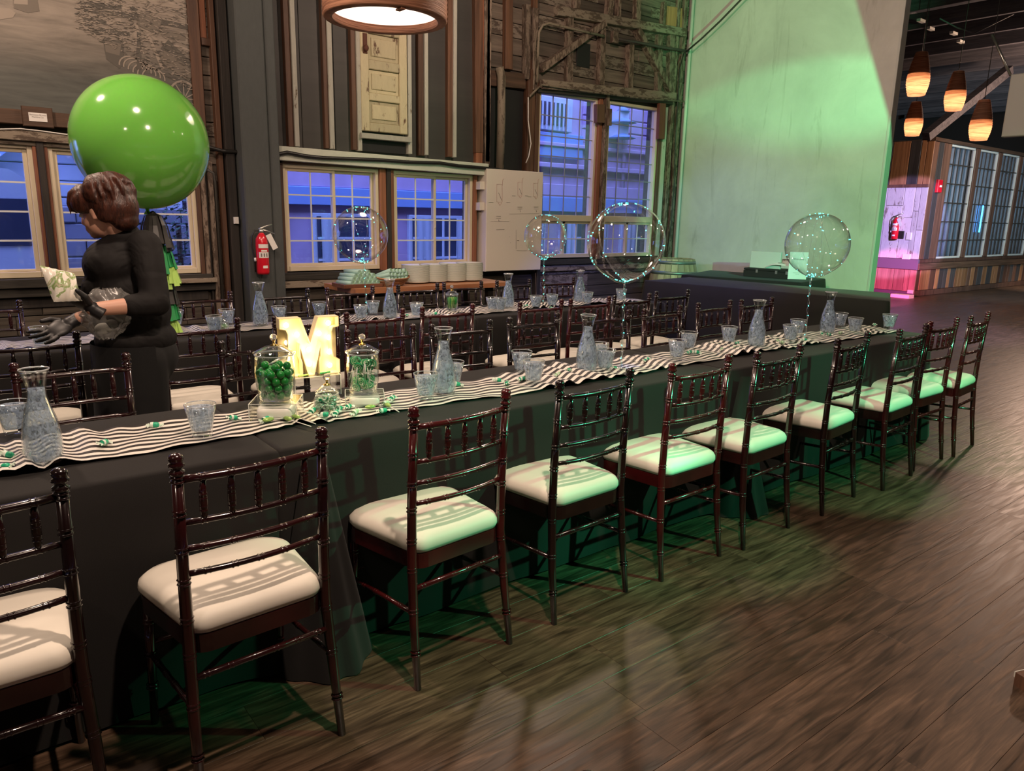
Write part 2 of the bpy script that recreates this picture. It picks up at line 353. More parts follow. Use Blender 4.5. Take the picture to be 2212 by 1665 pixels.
def plaster():
    m,nt,b=mat_base('plaster'); v=coords(nt,(1,1,1),False); n=noise(nt,v,1.1,6,0.65,0.4)
    mp=nt.nodes.new('ShaderNodeMapping'); mp.inputs['Scale'].default_value=(7,7,0.9); nt.links.new(v,mp.inputs[0]); st=noise(nt,mp.outputs[0],1.0,5,0.7,0.6)
    col=ramp(nt,n,[(0.3,(0.50,0.49,0.44)),(0.7,(0.66,0.65,0.58))]); s=ramp(nt,st,[(0.30,(0.80,0.80,0.78)),(0.42,(1,)*3)]); col=mixc(nt,1.0,col,s,'MULTIPLY')
    nt.links.new(col,b.inputs['Base Color']); setp(b,rough=0.65); bump(nt,b,n,0.15,0.01); return m
M['plaster']=plaster()
M['wall_end']=simple('painted_wall_end',(0.55,0.55,0.50),0.6)
M['shell']=simple('dark_shell',(0.035,0.030,0.027),0.9)
M['ceil_dark']=wood('ceiling_board',(0.016,0.018,0.022),(0.040,0.042,0.050),0.8,'x')
M['joist']=wood('joist',(0.045,0.045,0.055),(0.12,0.115,0.13),0.7,'y')
M['whitewash']=worn('whitewashed_plank',(0.72,0.66,0.70),(0.30,0.22,0.20),0.40,'z',0.7)
M['plank_orange']=wood('orange_plank',(0.20,0.085,0.035),(0.40,0.19,0.085),0.6,'z',0.5)
M['plank_brown']=wood('brown_plank',(0.060,0.028,0.018),(0.16,0.078,0.048),0.6,'z',0.5)
M['plank_dark']=wood('dark_plank',(0.030,0.026,0.026),(0.075,0.065,0.062),0.65,'z',0.5)
M['plank_red']=wood('red_plank',(0.26,0.14,0.11),(0.52,0.30,0.24),0.6,'z',0.5)
M['purple_paint']=simple('dark_painted_ledge',(0.12,0.10,0.15),0.5)
M['white_box']=simple('white_painted_board',(0.74,0.66,0.57),0.45)
M['pencil']=simple('pencil_mark',(0.20,0.16,0.15),0.8)
M['red_line']=simple('red_mark',(0.50,0.22,0.17),0.7)
M['lip']=simple('lip',(0.42,0.17,0.14),0.5)
M['red_gloss']=simple('red_extinguisher',(0.62,0.010,0.025),0.22,coat=0.5)
M['label_white']=simple('white_label',(0.78,0.74,0.70),0.5)
M['metal_light']=simple('brushed_metal',(0.62,0.62,0.58),0.3,metal=0.9)
M['console_wood']=wood('console_wood',(0.30,0.12,0.055),(0.52,0.24,0.12),0.35,'x',0.4,0.15,0.0)
M['china']=simple('white_china',(0.72,0.74,0.66),0.2,coat=0.3)
M['china_rim']=simple('green_plate_rim',(0.10,0.16,0.13),0.3)
M['napkin']=fabric('seafoam_napkin',(0.40,0.62,0.55),0.85,0.2,200)
M['napkin_end']=fabric('sage_napkin_end',(0.32,0.52,0.26),0.85,0.2,200)
M['wicker']=wood('wicker',(0.16,0.07,0.03),(0.46,0.22,0.10),0.5,'x',1.2)
M['tray']=wood('dark_tray',(0.09,0.035,0.02),(0.17,0.07,0.04),0.4,'x')
M['stave']=wood('barrel_stave',(0.30,0.24,0.13),(0.52,0.44,0.27),0.6,'z',0.5)
M['hoop']=simple('galvanised_hoop',(0.22,0.26,0.22),0.45,metal=0.7)
def cardboard():
    m,nt,b=mat_base('corrugated_cardboard'); v=coords(nt,(1,1,1),False); mp=nt.nodes.new('ShaderNodeMapping'); mp.inputs['Scale'].default_value=(2,2,70); nt.links.new(v,mp.inputs[0]); n=noise(nt,mp.outputs[0],2,3,0.6)
    nt.links.new(ramp(nt,n,[(0.35,(0.16,0.06,0.03)),(0.65,(0.46,0.21,0.12))]),b.inputs['Base Color']); setp(b,rough=0.7); bump(nt,b,n,0.6,0.01); return m
M['cardboard']=cardboard()
def cardboard_lit(name,s0,s1):
    m,nt,b=mat_base(name); v=coords(nt,(1,1,1),False); mp=nt.nodes.new('ShaderNodeMapping'); mp.inputs['Scale'].default_value=(2,2,90); nt.links.new(v,mp.inputs[0]); n=noise(nt,mp.outputs[0],2,3,0.6)
    c=ramp(nt,n,[(0.35,(0.15,0.065,0.038)),(0.65,(0.42,0.22,0.14))]); nt.links.new(c,b.inputs['Base Color']); setp(b,rough=0.7,trans=0.0)
    tl=nt.nodes.new('ShaderNodeBsdfTranslucent'); nt.links.new(c,tl.inputs[0]); mx=nt.nodes.new('ShaderNodeMixShader'); mx.inputs[0].default_value=0.55
    out=nt.nodes['Material Output']; nt.links.new(b.outputs[0],mx.inputs[1]); nt.links.new(tl.outputs[0],mx.inputs[2]); nt.links.new(mx.outputs[0],out.inputs[0]); return m
M['cardboard_thin']=cardboard_lit('cardboard_translucent',0,0)
M['diffuser']=emis('lamp_diffuser',(1.0,0.80,0.66),1.6)
M['lamp_bulb']=emis('lamp_bulb',(1.0,0.60,0.30),45)
M['tissue_black']=simple('black_tissue',(0.035,0.032,0.030),0.45)
M['tissue_green']=simple('green_tissue',(0.02,0.30,0.08),0.6)
M['tissue_lime']=simple('lime_tissue',(0.42,0.68,0.14),0.6)
M['poly']=thin_glass('clear_plastic_bag',(0.80,0.80,0.80),0.05,0.25,0.28)
_nt=M['poly'].node_tree; _o=[n for n in _nt.nodes if n.type=='OUTPUT_MATERIAL'][0]; _s=_o.inputs[0].links[0].from_socket
_d=_nt.nodes.new('ShaderNodeBsdfDiffuse'); _d.inputs[0].default_value=(.55,.54,.52,1); _mx=_nt.nodes.new('ShaderNodeMixShader'); _mx.inputs[0].default_value=.22
_nt.links.new(_s,_mx.inputs[1]); _nt.links.new(_d.outputs[0],_mx.inputs[2]); _nt.links.new(_mx.outputs[0],_o.inputs[0])
# exterior
M['ext_pink']=fabric('pink_painted_brick',(0.56,0.40,0.56),0.8,0.3,30)
M['ext_white']=fabric('pale_painted_siding',(0.60,0.66,0.74),0.7,0.2,30)
M['ext_stone']=fabric('grey_stone',(0.26,0.26,0.30),0.85,0.5,20)
M['ext_dark']=simple('dark_street_glass',(0.05,0.06,0.10),0.15)
M['ext_blue']=simple('blue_trim',(0.22,0.34,0.60),0.6)
M['ext_curtain']=simple('curtain',(0.45,0.50,0.56),0.8)
M['ext_green']=simple('shrub_leaf',(0.04,0.09,0.05),0.7)
M['asphalt']=simple('asphalt',(0.09,0.09,0.10),0.85)
M['van']=simple('white_van_paint',(0.62,0.70,0.80),0.3,coat=0.5)
M['blind']=fabric('grey_tube_blind',(0.58,0.64,0.56),0.6,0.2,40)
M['blue_led']=emis('blue_led',(0.05,0.35,1.0),6)
M['sepia_dark']=simple('print_dark',(0.10,0.088,0.074),0.7)
M['sepia_mid']=simple('print_mid',(0.16,0.135,0.11),0.7)
M['sepia_light']=simple('print_light',(0.30,0.25,0.205),0.7)
def mural():
    m,nt,b=mat_base('mural_print'); v=coords(nt,(1,1,1),False)
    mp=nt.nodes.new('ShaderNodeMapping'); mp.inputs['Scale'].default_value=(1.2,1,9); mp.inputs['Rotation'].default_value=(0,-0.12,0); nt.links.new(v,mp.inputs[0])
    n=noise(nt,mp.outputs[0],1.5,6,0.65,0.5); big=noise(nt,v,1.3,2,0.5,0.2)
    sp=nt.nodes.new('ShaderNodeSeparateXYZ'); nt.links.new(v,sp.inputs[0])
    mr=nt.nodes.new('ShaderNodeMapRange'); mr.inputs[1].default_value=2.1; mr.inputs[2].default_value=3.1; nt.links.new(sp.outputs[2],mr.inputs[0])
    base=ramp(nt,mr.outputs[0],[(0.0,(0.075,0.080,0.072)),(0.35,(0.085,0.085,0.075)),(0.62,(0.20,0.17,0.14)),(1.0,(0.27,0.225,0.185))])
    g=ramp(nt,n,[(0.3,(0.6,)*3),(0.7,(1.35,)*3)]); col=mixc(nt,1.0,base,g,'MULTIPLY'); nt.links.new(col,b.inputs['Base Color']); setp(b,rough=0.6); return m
M['mural']=mural()
# ================================================================= SETTING
YW=7.0; XG=8.36
def W(px,py,Y=6.93):
    p=aty(px,py,Y); return (p.x,p.z)
# ---- floor: slab + planks
floor=MB().box(-3.4,27.2,-6,13.0,-0.12,-0.012).build('floor',M['subfloor']); tag(floor,kind='structure')
PW=0.19; PL=1.42
pm=MB().cbox(0.0004,PL-0.0004,0.0004,PW-0.0004,-0.012,0.0,0.0005).mesh('plank',M['floor'])
cells=[]
rnd=random.Random(3)
for j in range(-31,70):
    y=j*PW-0.0; off=rnd.random()*PL
    for i in range(-3,21):
        x=i*PL+off-PL
        if x<-3.3 or x+PL>27 : continue
        cells.append((x,y))
def vis_area(c):
    x,y=c; cx,cy=x+PL/2,y+PW/2
    p=Vector((cx,cy,-CAMH)); d=p.dot(_f)
    if d<0.4: return 0
    u=FPX*p.dot(_r)/d; v=-FPX*p.dot(_u)/d
    if abs(u)>1106+900*1.0/max(d,.4) or v>832.5+260/max(d,.5) or v< -832: return 0
    if cy>2.35 and cx<5.7: return 0                      # under the tables and behind their cloths
    if cy>4.0 and cx<8.0: return 0
    return 1/d**2
rank=sorted(cells,key=vis_area,reverse=True)
near=[c for c in rank[:290] if vis_area(c)>0]; ns=set(near)
for c in near: share('plank',pm,floor,(c[0],c[1],0))
mb=MB()
for c in cells:
    if c in ns: continue
    x,y=c; mb.cbox(x+.0004,x+PL-.0004,y+.0004,y+PW-.0004,-0.012,0,0.0005)
tag(mb.build('plank_field',M['floor'],floor),kind='stuff')

# ---- enclosing shell (mostly out of view)
def sbox(name,b,m): return tag(MB().box(*b).build(name,M[m]),kind='structure')
sbox('wall_left',(-3.5,-3.38,-6,7.05,0,5.0),'shell'); sbox('wall_front',(-3.5,27.2,-6.1,-6,0,5.2),'shell')
sbox('wall_right',(27,27.15,-6,12.0,0,5.2),'shell')
ceiling=sbox('ceiling',(-3.5,27.2,-6.1,7.2,5.0,5.1),'ceil_dark')
MB().box(13.4,27.2,7.2,12.0,5.0,5.1).build('ceiling_panel',M['ceil_dark'],ceiling)
sbox('wall_annex',(XG+.16,13.5,7.2,7.3,0,5.0),'shell'); sbox('wall_jog',(13.4,13.5,7.3,12.0,0,5.0),'shell'); sbox('wall_far',(13.4,27.2,11.9,12.0,0,5.0),'shell')

L0=Vector((3.9,-.4,2.3)); q=[L0+.26*(Vector((XG,y,z))-L0) for y,z in ((4.02,2.28),(9.0,14.2))]  # unseen slanted board, added to block green light from the plaster wall's edge
b0,b1=q; wv=Vector((0,-.26,.08)); bm4=MB(); V=[b0,b1,b1+wv,b0+wv]; V=[v+Vector((s,0,0)) for s in (0,.09) for v in V]
bm4.add(V,[(0,1,2,3),(7,6,5,4),(0,4,5,1),(1,5,6,2),(2,6,7,3),(3,7,4,0)]); bm4.build('brace',M['shell'],ceiling)
# ---- back wall core with openings
OP=[(-1.62,-0.6,.94,1.95),(-.42,.77,.94,1.95),(.87,1.95,.94,1.95),(2.73,3.73,.93,1.92),(3.89,4.89,.93,1.92),(5.81,6.75,1.0,2.91),(6.93,7.87,1.0,2.91)]
xs=sorted({-3.4,XG+.2}|{a for o in OP for a in o[:2]}); zs=sorted({0,5.0}|{a for o in OP for a in o[2:]})
mb=MB()
for i in range(len(xs)-1):
    for k in range(len(zs)-1):
        cx,cz=(xs[i]+xs[i+1])/2,(zs[k]+zs[k+1])/2
        if any(o[0]<cx<o[1] and o[2]<cz<o[3] for o in OP): continue
        mb.box(xs[i],xs[i+1],YW,YW+.16,zs[k],zs[k+1])
wall=tag(mb.build('wall_back',M['wall_dark']),kind='structure')
def on_open(x0,x1,z0,z1): return any(o[0]-.04<x1 and o[1]+.04>x0 and o[2]-.04<z1 and o[3]+.04>z0 for o in OP)
brd=random.Random(11)
def boards(x0,x1,z0,z1,h,mat,splits=(0.9,1.6),d=0.022):
    z=z0
    while z<z1-0.02:
        hh=min(h*brd.uniform(.85,1.1),z1-z); x=x0
        while x<x1-0.03:
            L=min(brd.uniform(*splits),x1-x)
            if x1-(x+L)<0.1: L=x1-x
            if not on_open(x,x+L,z,z+hh):
                dd=d+brd.uniform(0,.008)
                MB().cbox(x+.002,x+L-.002,YW-dd,YW-.001,z+.004,z+hh-.003,0.004,'y',-1).build('board',M[mat if brd.random()>.25 else 'board_light'],wall)
            x+=L
        z+=hh
boards(2.03,2.30,0.0,4.4,.135,'board_mid',(1,2))
boards(-1.4,2.03,0.02,.70,.16,'wall_dark',(1.2,2.2))
boards(2.66,5.8,0.02,.80,.16,'wall_dark',(1.1,1.9))
boards(5.8,8.34,0.02,.88,.16,'wall_dark',(0.9,1.6))
boards(5.08,5.78,2.75,4.3,.17,'board_mid',(.7,.8))
boards(5.08,5.78,1.95,2.7,.17,'wall_dark',(.7,.8))
boards(5.78,8.34,3.0,4.5,.14,'board_mid',(.5,1.3),.03)
boards(7.92,8.34,.9,3.0,.15,'wall_dark',(.5,.6))
# dark sheets behind the battens
pe=[2.66,2.95,3.28,3.56,3.9,4.32,4.62,5.06]
for a,b in zip(pe[:-1],pe[1:]): MB().cbox(a+.002,b-.002,YW-.03,YW-.002,2.05,4.6,.003,'y',-1).build('panel',M['panel'],wall)

# a beam/board between two photo points on the wall plane
def wb(name,mat,p0,p1,width,y0,y1,parent=None,label=None):
    a=Vector((W(*p0)[0],0,W(*p0)[1])); b=Vector((W(*p1)[0],0,W(*p1)[1])); d=b-a; L=d.length; d.normalize(); n=Vector((-d.z,0,d.x))
    mb=MB(); c=0.004
    def P(u,v,y): q=a+d*u+n*v; return (q.x,y,q.z)
    h=width/2; ring=lambda y,i: [P(i,-h+i,y),P(L-i,-h+i,y),P(L-i,h-i,y),P(i,h-i,y)]
    V=ring(y1,0)+ring(y0+c,0)+ring(y0,c); F=[(0,1,2,3),(11,10,9,8)]
    for k in (0,4):
        for j in range(4): F.append((k+j,k+4+j,k+4+(j+1)%4,k+(j+1)%4))
    mb.add(V,F); o=mb.build(name,M[mat],parent or wall)
    if label: o['label']=label
    return o
def vb(name,mat,x0,x1,z0,z1,y0=6.90,y1=6.995,parent=None,label=None):
    o=MB().cbox(x0,x1,y0,y1,z0,z1,.004,'y',-1).build(name,M[mat],parent or wall)
    if label: o['label']=label
    return o
# ---- middle bay battens (px centre top, px centre bottom)
TOPZ=4.6
def stud(px,py,wd,mat,z1=TOPZ,y0=6.90,z0=None,name='stud'):
    x,z=W(px,py); vb(name,mat,x-wd/2,x+wd/2,z if z0 is None else z0,z1,y0)
for px,py,wd,m in [(592,314,.05,'stud_red'),(631,317,.075,'stud_brown'),(710,321,.07,'stud_brown'),(769,324,.07,'stud_brown'),(909,336,.06,'stud_brown'),(971,339,.06,'stud_brown'),(1034,352,.085,'stud_red')]: stud(px,py,wd,m,y0=6.915,name='stud')
for px,py,wd in [(640,317,.045),(716,322,.045),(775.5,326,.042),(883,333,.045),(918.5,335,.04),(979,340,.042)]: stud(px,py,wd,'stud_white',y0=6.895,name='batten')
stud(1050,350,.06,'stud_worn',y0=6.90)
stud(577,318,.12,'stud_worn',y0=6.91,z0=2.02)
# white plate with the sagging black cable
wb('plate','beam_white',(586,330),(1049,367),.125,6.87,6.995)
cab=[]
for px,py in [(430,305),(450,318),(480,326),(540,330),(586,336),(620,329),(660,337),(700,341),(760,343),(830,346),(880,350),(950,352),(990,358),(1049,363),(1090,368),(1135,372)]:
    x,z=W(px,py,6.85); cab.append((x,6.85,z))
cb=MB().tube(cab,.017,8).build('cable',M['black_rubber']); tag(cb,'thick black cable strung along the white plate above the windows','cable')
# ---- old door hung between the battens, and its ledge
dx0,dx1=W(778,280)[0],W(876,290)[0]; dz0=W(830,287)[1]
door=empty('old_door',((dx0+dx1)/2,6.93,dz0),0,'chipped cream panelled door hung high on the wall under the round lamp','door')
dw=(dx1-dx0)
def dpart(name,mat,x0,x1,z0,z1,y0=-.045,y1=.0): 
    return MB().cbox(x0,x1,y0,y1,z0,z1,.006,'y',-1).build(name,M[mat],door)
H_=2.0; st=.085
dpart('stile','old_door',-dw/2,-dw/2+st,0,H_); dpart('stile','old_door',dw/2-st,dw/2,0,H_)
for z0,z1 in [(0,.08),(.285,.355),(.57,.655),(.89,.97),(1.22,1.30),(1.88,2.0)]: dpart('rail','old_door',-dw/2+st,dw/2-st,z0,z1)
for z0,z1 in [(.08,.285),(.355,.57),(.655,.89),(.97,1.22),(1.30,1.88)]:
    dpart('panel','old_door',-dw/2+st,dw/2-st,z0,z1,-.022,-.005); dpart('raised_field','old_door',-dw/2+st+.035,dw/2-st-.035,z0+.035,z1-.035,-.034,-.02)
lp=dpart('lock_plate','rust',-dw/2+.025,-dw/2+.07,.70,.88,-.056,-.044); MB().ball((-dw/2+.045,-.075,.745),(.026,.02,.03),10,8).build('knob',M['rust'],lp)
wb('ledge','stud_white',(774,293),(882,303),.05,6.86,6.995)
vb('gap_shade','black',W(780,315)[0],W(876,315)[0],W(780,322)[1]-.02,W(780,300)[1],6.93)  # flat black board, painted shade for the gap under the ledge
# ---- grey timber column
cx0,cx1=2.29,2.63
col=empty('trim_1',((cx0+cx1)/2,6.85,0),0,kind='structure')
MB().cbox(cx0-2.46,cx1-2.46-.1,-.14,.15,0,4.95,.012,'y',-1).build('column_face',M['column'],col)
MB().cbox(cx1-2.46-.098,cx1-2.46,-.12,.15,0,4.95,.010,'y',-1).build('column_side_board',M['column'],col)
vb('stud','stud_dark',2.20,2.275,0,4.6,6.86); vb('stud','stud_brown',2.145,2.185,0,4.6,6.90); 
# ---- left bay: mural, rails, window surrounds
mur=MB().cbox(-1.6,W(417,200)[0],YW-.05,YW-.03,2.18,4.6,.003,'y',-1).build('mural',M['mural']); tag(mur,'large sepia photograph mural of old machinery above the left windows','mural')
mx1=W(417,200)[0]
vb('stud','stud_brown',mx1,mx1+.09,2.0,4.6,6.93); vb('stud','stud_red',mx1+.10,mx1+.15,2.9,4.6,6.95); vb('stud','stud_brown',mx1+.10,mx1+.19,2.84,2.90,6.93)
fr=vb('mural_rail','beam_brown',-1.6,mx1,2.085,2.19,6.90)
wb('plate','beam_worn',(-160,277),(430,322),.075,6.90,6.995)
wb('plate','beam_worn',(-160,294),(430,336),.03,6.93,6.995)
pts=[(W(px,py,6.895)[0],6.895,W(px,py,6.895)[1]) for px,py in [(-60,276),(0,279),(45,278),(90,283),(140,290),(230,300),(330,312)]]
tag(MB().tube(pts,.005,6).build('wire',M['label_white']),'thin white wire sagging below the brown mural rail','wire')
# printed machinery on the mural: flat prints proud of the canvas
def mp_(px,py): x,z=W(px,py,6.948); return Vector((x,6.9475,z))
def flat(mb,pts,y=None): mb.add([Vector((p[0],p[1],p[2])) for p in pts],[tuple(range(len(pts)))])
def pring(mb,c,rx,rz,wd,a0=0,a1=2*PI,n=28):
    P=[];
    for i in range(n+1):
        a=a0+(a1-a0)*i/n
        for s in (-1,1): P.append(c+Vector(((rx+s*wd/2)*math.cos(a),-.0006,(rz+s*wd/2)*math.sin(a))))
    mb.add(P,[(2*i,2*i+1,2*i+3,2*i+2) for i in range(n)])
_pc=[0]
def pline(mb,a,b,wd):
    _pc[0]+=1
    a=mp_(*a);b=mp_(*b);d=(b-a).normalized();n=Vector((-d.z,0,d.x))*wd/2; o=Vector((0,-.0003-.00008*_pc[0],0)); mb.add([a-n+o,b-n+o,b+n+o,a+n+o],[(0,1,2,3)])
L=MB();D=MB();Md=MB()
flat(D,[mp_(*p) for p in [(222,85),(228,80),(268,92),(266,140),(258,148),(230,128)]]); flat(Md,[mp_(*p)+Vector((0,-.0004,0)) for p in [(226,84),(262,95),(258,120),(228,112)]])
for k,(px,py) in enumerate([(283,142),(292,146),(302,152),(312,158),(322,162),(332,168)]): pring(L,mp_(px,py),.085,.07,.010,-.2,PI*1.02)
pring(L,mp_(398,213),.12,.135,.016); 
for a in range(0,180,30): 
    c=mp_(398,213); v=Vector((math.cos(math.radians(a)),0,math.sin(math.radians(a)))); n=Vector((-v.z,0,v.x))*.004; L.add([c-v*.12-n+Vector((0,-.0008,0)),c+v*.12-n+Vector((0,-.0008,0)),c+v*.12+n+Vector((0,-.0008,0)),c-v*.12+n+Vector((0,-.0008,0))],[(0,1,2,3)])
for a,b,wd in [((300,105),(316,66),.02),((316,66),(352,150),.025),((290,50),(300,95),.05),((316,66),(340,88),.02),((165,12),(200,24),.012),((175,48),(210,40),.02),((210,52),(262,44),.025),((243,2),(246,50),.008),((262,10),(400,40),.02),((280,25),(400,52),.015),((280,0),(410,20),.02),((350,90),(415,110),.02),((180,58),(262,66),.02)]: pline(L,a,b,wd)
for a,b,wd in [((186,10),(262,16),.04),((190,62),(280,74),.03),((284,20),(296,24),.05),((355,95),(412,150),.10),((262,30),(412,60),.04),((180,40),(230,50),.03),((300,70),(300,150),.03)]: pline(D,a,b,wd)
for a,b,wd in [((300,38),(345,60),.12),((350,120),(414,165),.10),((350,70),(400,80),.06),((200,20),(262,34),.03)]: pline(Md,a,b,wd)
flat(L,[mp_(*p) for p in [(-30,18),(20,18),(34,28),(28,38),(0,42),(-30,42)]]); flat(Md,[mp_(*p)+Vector((0,-.0003,0)) for p in [(28,-6),(80,-6),(85,24),(60,28),(30,18)]])
flat(L,[mp_(*p)+Vector((0,-.0005,0)) for p in [(30,-6),(60,-6),(60,10),(30,8)]])
for _mb,_n,_m in ((L,'print_light','sepia_light'),(D,'print_dark','sepia_dark'),(Md,'print_mid','sepia_mid')): tag(_mb.build(_n,M[_m],mur),kind='stuff')
rp=random.Random(5); fine=MB(); fine2=MB()
for i in range(1100):
    px=rp.uniform(165,412); py=rp.uniform(0,60+ (px-165)*0.55)
    c=mp_(px,py); a=rp.uniform(-.5,.5); v=Vector((math.cos(a),0,math.sin(a)))*rp.uniform(.004,.020); n=Vector((-v.z,0,v.x)).normalized()*rp.uniform(.001,.0035); o=Vector((0,-.0035-.000004*i,0))
    (fine if i%2 else fine2).add([c-v-n+o,c+v-n+o,c+v+n+o,c-v+n+o],[(0,1,2,3)])
tag(fine.build('print_detail',M['sepia_light'],mur),kind='stuff'); tag(fine2.build('print_detail',M['sepia_dark'],mur),kind='stuff')
# plaque
qx0,qz1=W(45,228,6.88); qx1,qz0=W(117,277,6.88)
pq=MB().cbox(qx0,qx1,6.868,6.90,qz0,qz1,.005,'y',-1).build('plaque',M['beam_brown']); tag(pq,'small brown plaque with a white name card on the mural rail','plaque')
a_=W(61,242,6.86); b_=W(103,264,6.86)
MB().box(a_[0],b_[0],6.864,6.868,b_[1],a_[1]).build('name_card',M['label_white'],pq)
def text(s,size,mat,loc,rot,parent=None,name='lettering',ext=.0004,align='CENTER'):
    c=bpy.data.curves.new(name,'FONT'); c.body=s; c.size=size; c.extrude=ext; c.align_x=align; c.align_y='CENTER'; c.resolution_u=2
    o=bpy.data.objects.new(name,c); COL.objects.link(o); o.data.materials.append(mat)
    bpy.context.view_layer.update(); me=bpy.data.meshes.new_from_object(o); bpy.data.objects.remove(o); o=bpy.data.objects.new(name,me); COL.objects.link(o); o.location=loc; o.rotation_euler=rot
    if parent: o.parent=parent
    return o
text('Barneson-Brown\nMachine Co.',.0155,M['pencil'],((a_[0]+b_[0])/2,6.8635,(a_[1]+b_[1])/2+.008),(PI/2,0,0),pq)
# ---- windows
wn=[0]
def window(x0,x1,z0,z1,kind,mat='win_frame'):
    wn[0]+=1; w_=empty('window_%d'%wn[0],((x0+x1)/2,YW,z0),0,kind='structure')
    w=x1-x0; h=z1-z0; X0=-w/2; X1=w/2
    def fb(name,a,b,c,d,y0=-.04,y1=.05,m=mat,par=None): return MB().cbox(a,b,y0,y1,c,d,.003,'y',-1).build(name,M[m],par or w_)
    t=.035
    fb('frame_stile',X0,X0+t,0,h); fb('frame_stile',X1-t,X1,0,h); fb('frame_head',X0+t,X1-t,h-t,h); fb('frame_sill',X0+t,X1-t,0,t*1.3,-.05)
    def lites(a,b,c,d,nc,nr,y,mt='muntin',wd=.0068):
        MB().box(a,b,y+.012,y+.016,c,d).build('pane',M['window_glass'],w_)
        for i in range(1,nc): xx=a+(b-a)*i/nc; MB().box(xx-wd,xx+wd,y+.002,y+.0115,c,d).build('muntin',M[mt],w_)
        for i in range(1,nr): zz=c+(d-c)*i/nr; MB().box(a,b,y+.000,y+.009,zz-wd,zz+wd).build('muntin',M[mt],w_)
    if kind=='slider':
        s=.028; xm=.01
        for (a,b,y) in ((X0+t,xm+s,-.02),(xm,X1-t,.012)):
            fb('sash_stile',a,a+s,t*1.3,h-t,y,y+.026); fb('sash_stile',b-s,b,t*1.3,h-t,y,y+.026); fb('sash_rail',a+s,b-s,h-t-s,h-t,y,y+.026); fb('sash_rail',a+s,b-s,t*1.3,t*1.3+s,y,y+.026)
            lites(a+s,b-s,t*1.3+s,h-t-s,2,4,y+.004)
        MB().cbox(xm+.006,xm+.02,-.032,-.02,h*.42,h*.5,.002,'y',-1).build('latch',M[mat],w_)
    elif kind=='left':
        s=.03; fb('sash_stile',X0+t,X0+t+s,t,h-t,-.015,.02); fb('sash_stile',X1-t-s,X1-t,t,h-t,-.015,.02); fb('sash_rail',X0+t+s,X1-t-s,h-t-s,h-t,-.015,.02); fb('sash_rail',X0+t+s,X1-t-s,t*1.3,t+s,-.015,.02)
        lites(X0+t+s,X1-t-s,t+s,h-t-s,1 if wn[0]!=3 else 2,4,-.005)
    else:
        zr=W(1230,470)[1]-z0
        s=.03; fb('transom_rail',X0+t,X1-t,zr-.045,zr+.03,-.045,.05)
        lites(X0+t,X1-t,zr+.03,h-t,4,6,0,'muntin_dark',.0055)
        fb('sash_stile',-.02,.02,t*1.3,zr-.045,-.02,.02); fb('sash_rail',X0+t,X1-t,zr-.075,zr-.045,-.02,.02)
        lites(X0+t,-.02,t*1.3,zr-.075,2,2,0); lites(.02,X1-t,t*1.3,zr-.075,2,2,0)
    return w_
window(-1.62,-.60,.94,1.95,'left'); window(-.42,.77,.94,1.95,'left'); window(.87,1.95,.94,1.95,'left')
window(2.73,3.73,.93,1.92,'slider'); window(3.89,4.89,.93,1.92,'slider')
window(5.81,6.75,1.0,2.91,'big'); window(6.93,7.87,1.0,2.91,'big')
for b in [(.77,.795,'stud_red'),(.845,.87,'stud_red'),(1.95,1.985,'stud_brown'),(-.60,-.42,'stud_red')]: vb('casing',b[2],b[0],b[1],.90,1.99,6.94)
vb('casing','stud_dark',.795,.845,.86,1.99,6.92)
vb('casing','stud_worn',1.99,2.03,.86,2.0,6.93); vb('casing','stud_dark',2.03,2.05,.0,2.0,6.95)
tag(MB().tube([(2.115,6.94,0),(2.115,6.94,1.72),(2.10,6.93,1.80),(2.05,6.93,1.83)],.016,8).build('pipe',M['dark_pipe']),'dark thin pipe standing left of the grey column','pipe')
vb('casing','stud_worn',2.055,2.095,0,1.9,6.92)
for a,b,z0,z1,m,y in [(-1.4,2.03,.865,.935,'beam_dark',6.89),(-1.4,2.06,.79,.86,'beam_dark',6.92),(1.75,2.06,.86,.90,'beam_worn',6.87),(-1.4,2.0,.70,.78,'stud_dark',6.96),(2.66,5.7,.845,.92,'beam_dark',6.92),(2.68,5.0,.775,.84,'beam_worn',6.90),(5.78,7.95,.92,.985,'beam_dark',6.90),(5.78,7.95,.84,.91,'beam_worn',6.93)]: vb('sill_board',m,a,b,z0,z1,y)
for a,b,z0,z1,m,y in [(2.69,2.73,.9,1.96,'stud_brown',6.93),(2.64,2.685,.0,1.96,'stud_dark',6.94),(3.73,3.80,.9,1.95,'stud_red',6.93),(3.80,3.85,.88,1.95,'stud_dark',6.915),(3.85,3.89,.9,1.95,'stud_red',6.93),(4.89,4.94,.9,1.95,'stud_red',6.94),(2.69,3.80,1.92,1.955,'beam_brown',6.93),(3.85,4.97,1.92,1.955,'beam_brown',6.93),
    (6.75,6.81,1.0,2.95,'stud_red',6.93),(6.82,6.88,.98,3.0,'stud_worn',6.89),(6.88,6.925,1.0,2.95,'stud_brown',6.93),(7.87,7.92,1.0,2.93,'stud_brown',6.93),(7.93,8.0,1.0,2.93,'stud_white',6.92),(5.74,5.80,.9,3.0,'stud_brown',6.93),(5.66,5.72,.9,4.4,'stud_brown',6.92),(8.06,8.12,.0,4.4,'stud_worn',6.92),(8.17,8.23,.0,4.4,'stud_worn',6.90)]: vb('casing',m,a,b,z0,z1,y)
# cleats on the mullions
wb('cleat','stud_brown',(1291,226),(1291,266),.13,6.87,6.93); wb('cleat','stud_red',(1425,224),(1422,301),.12,6.87,6.92); wb('cleat','stud_worn',(1311,236),(1310,272),.05,6.86,6.89)
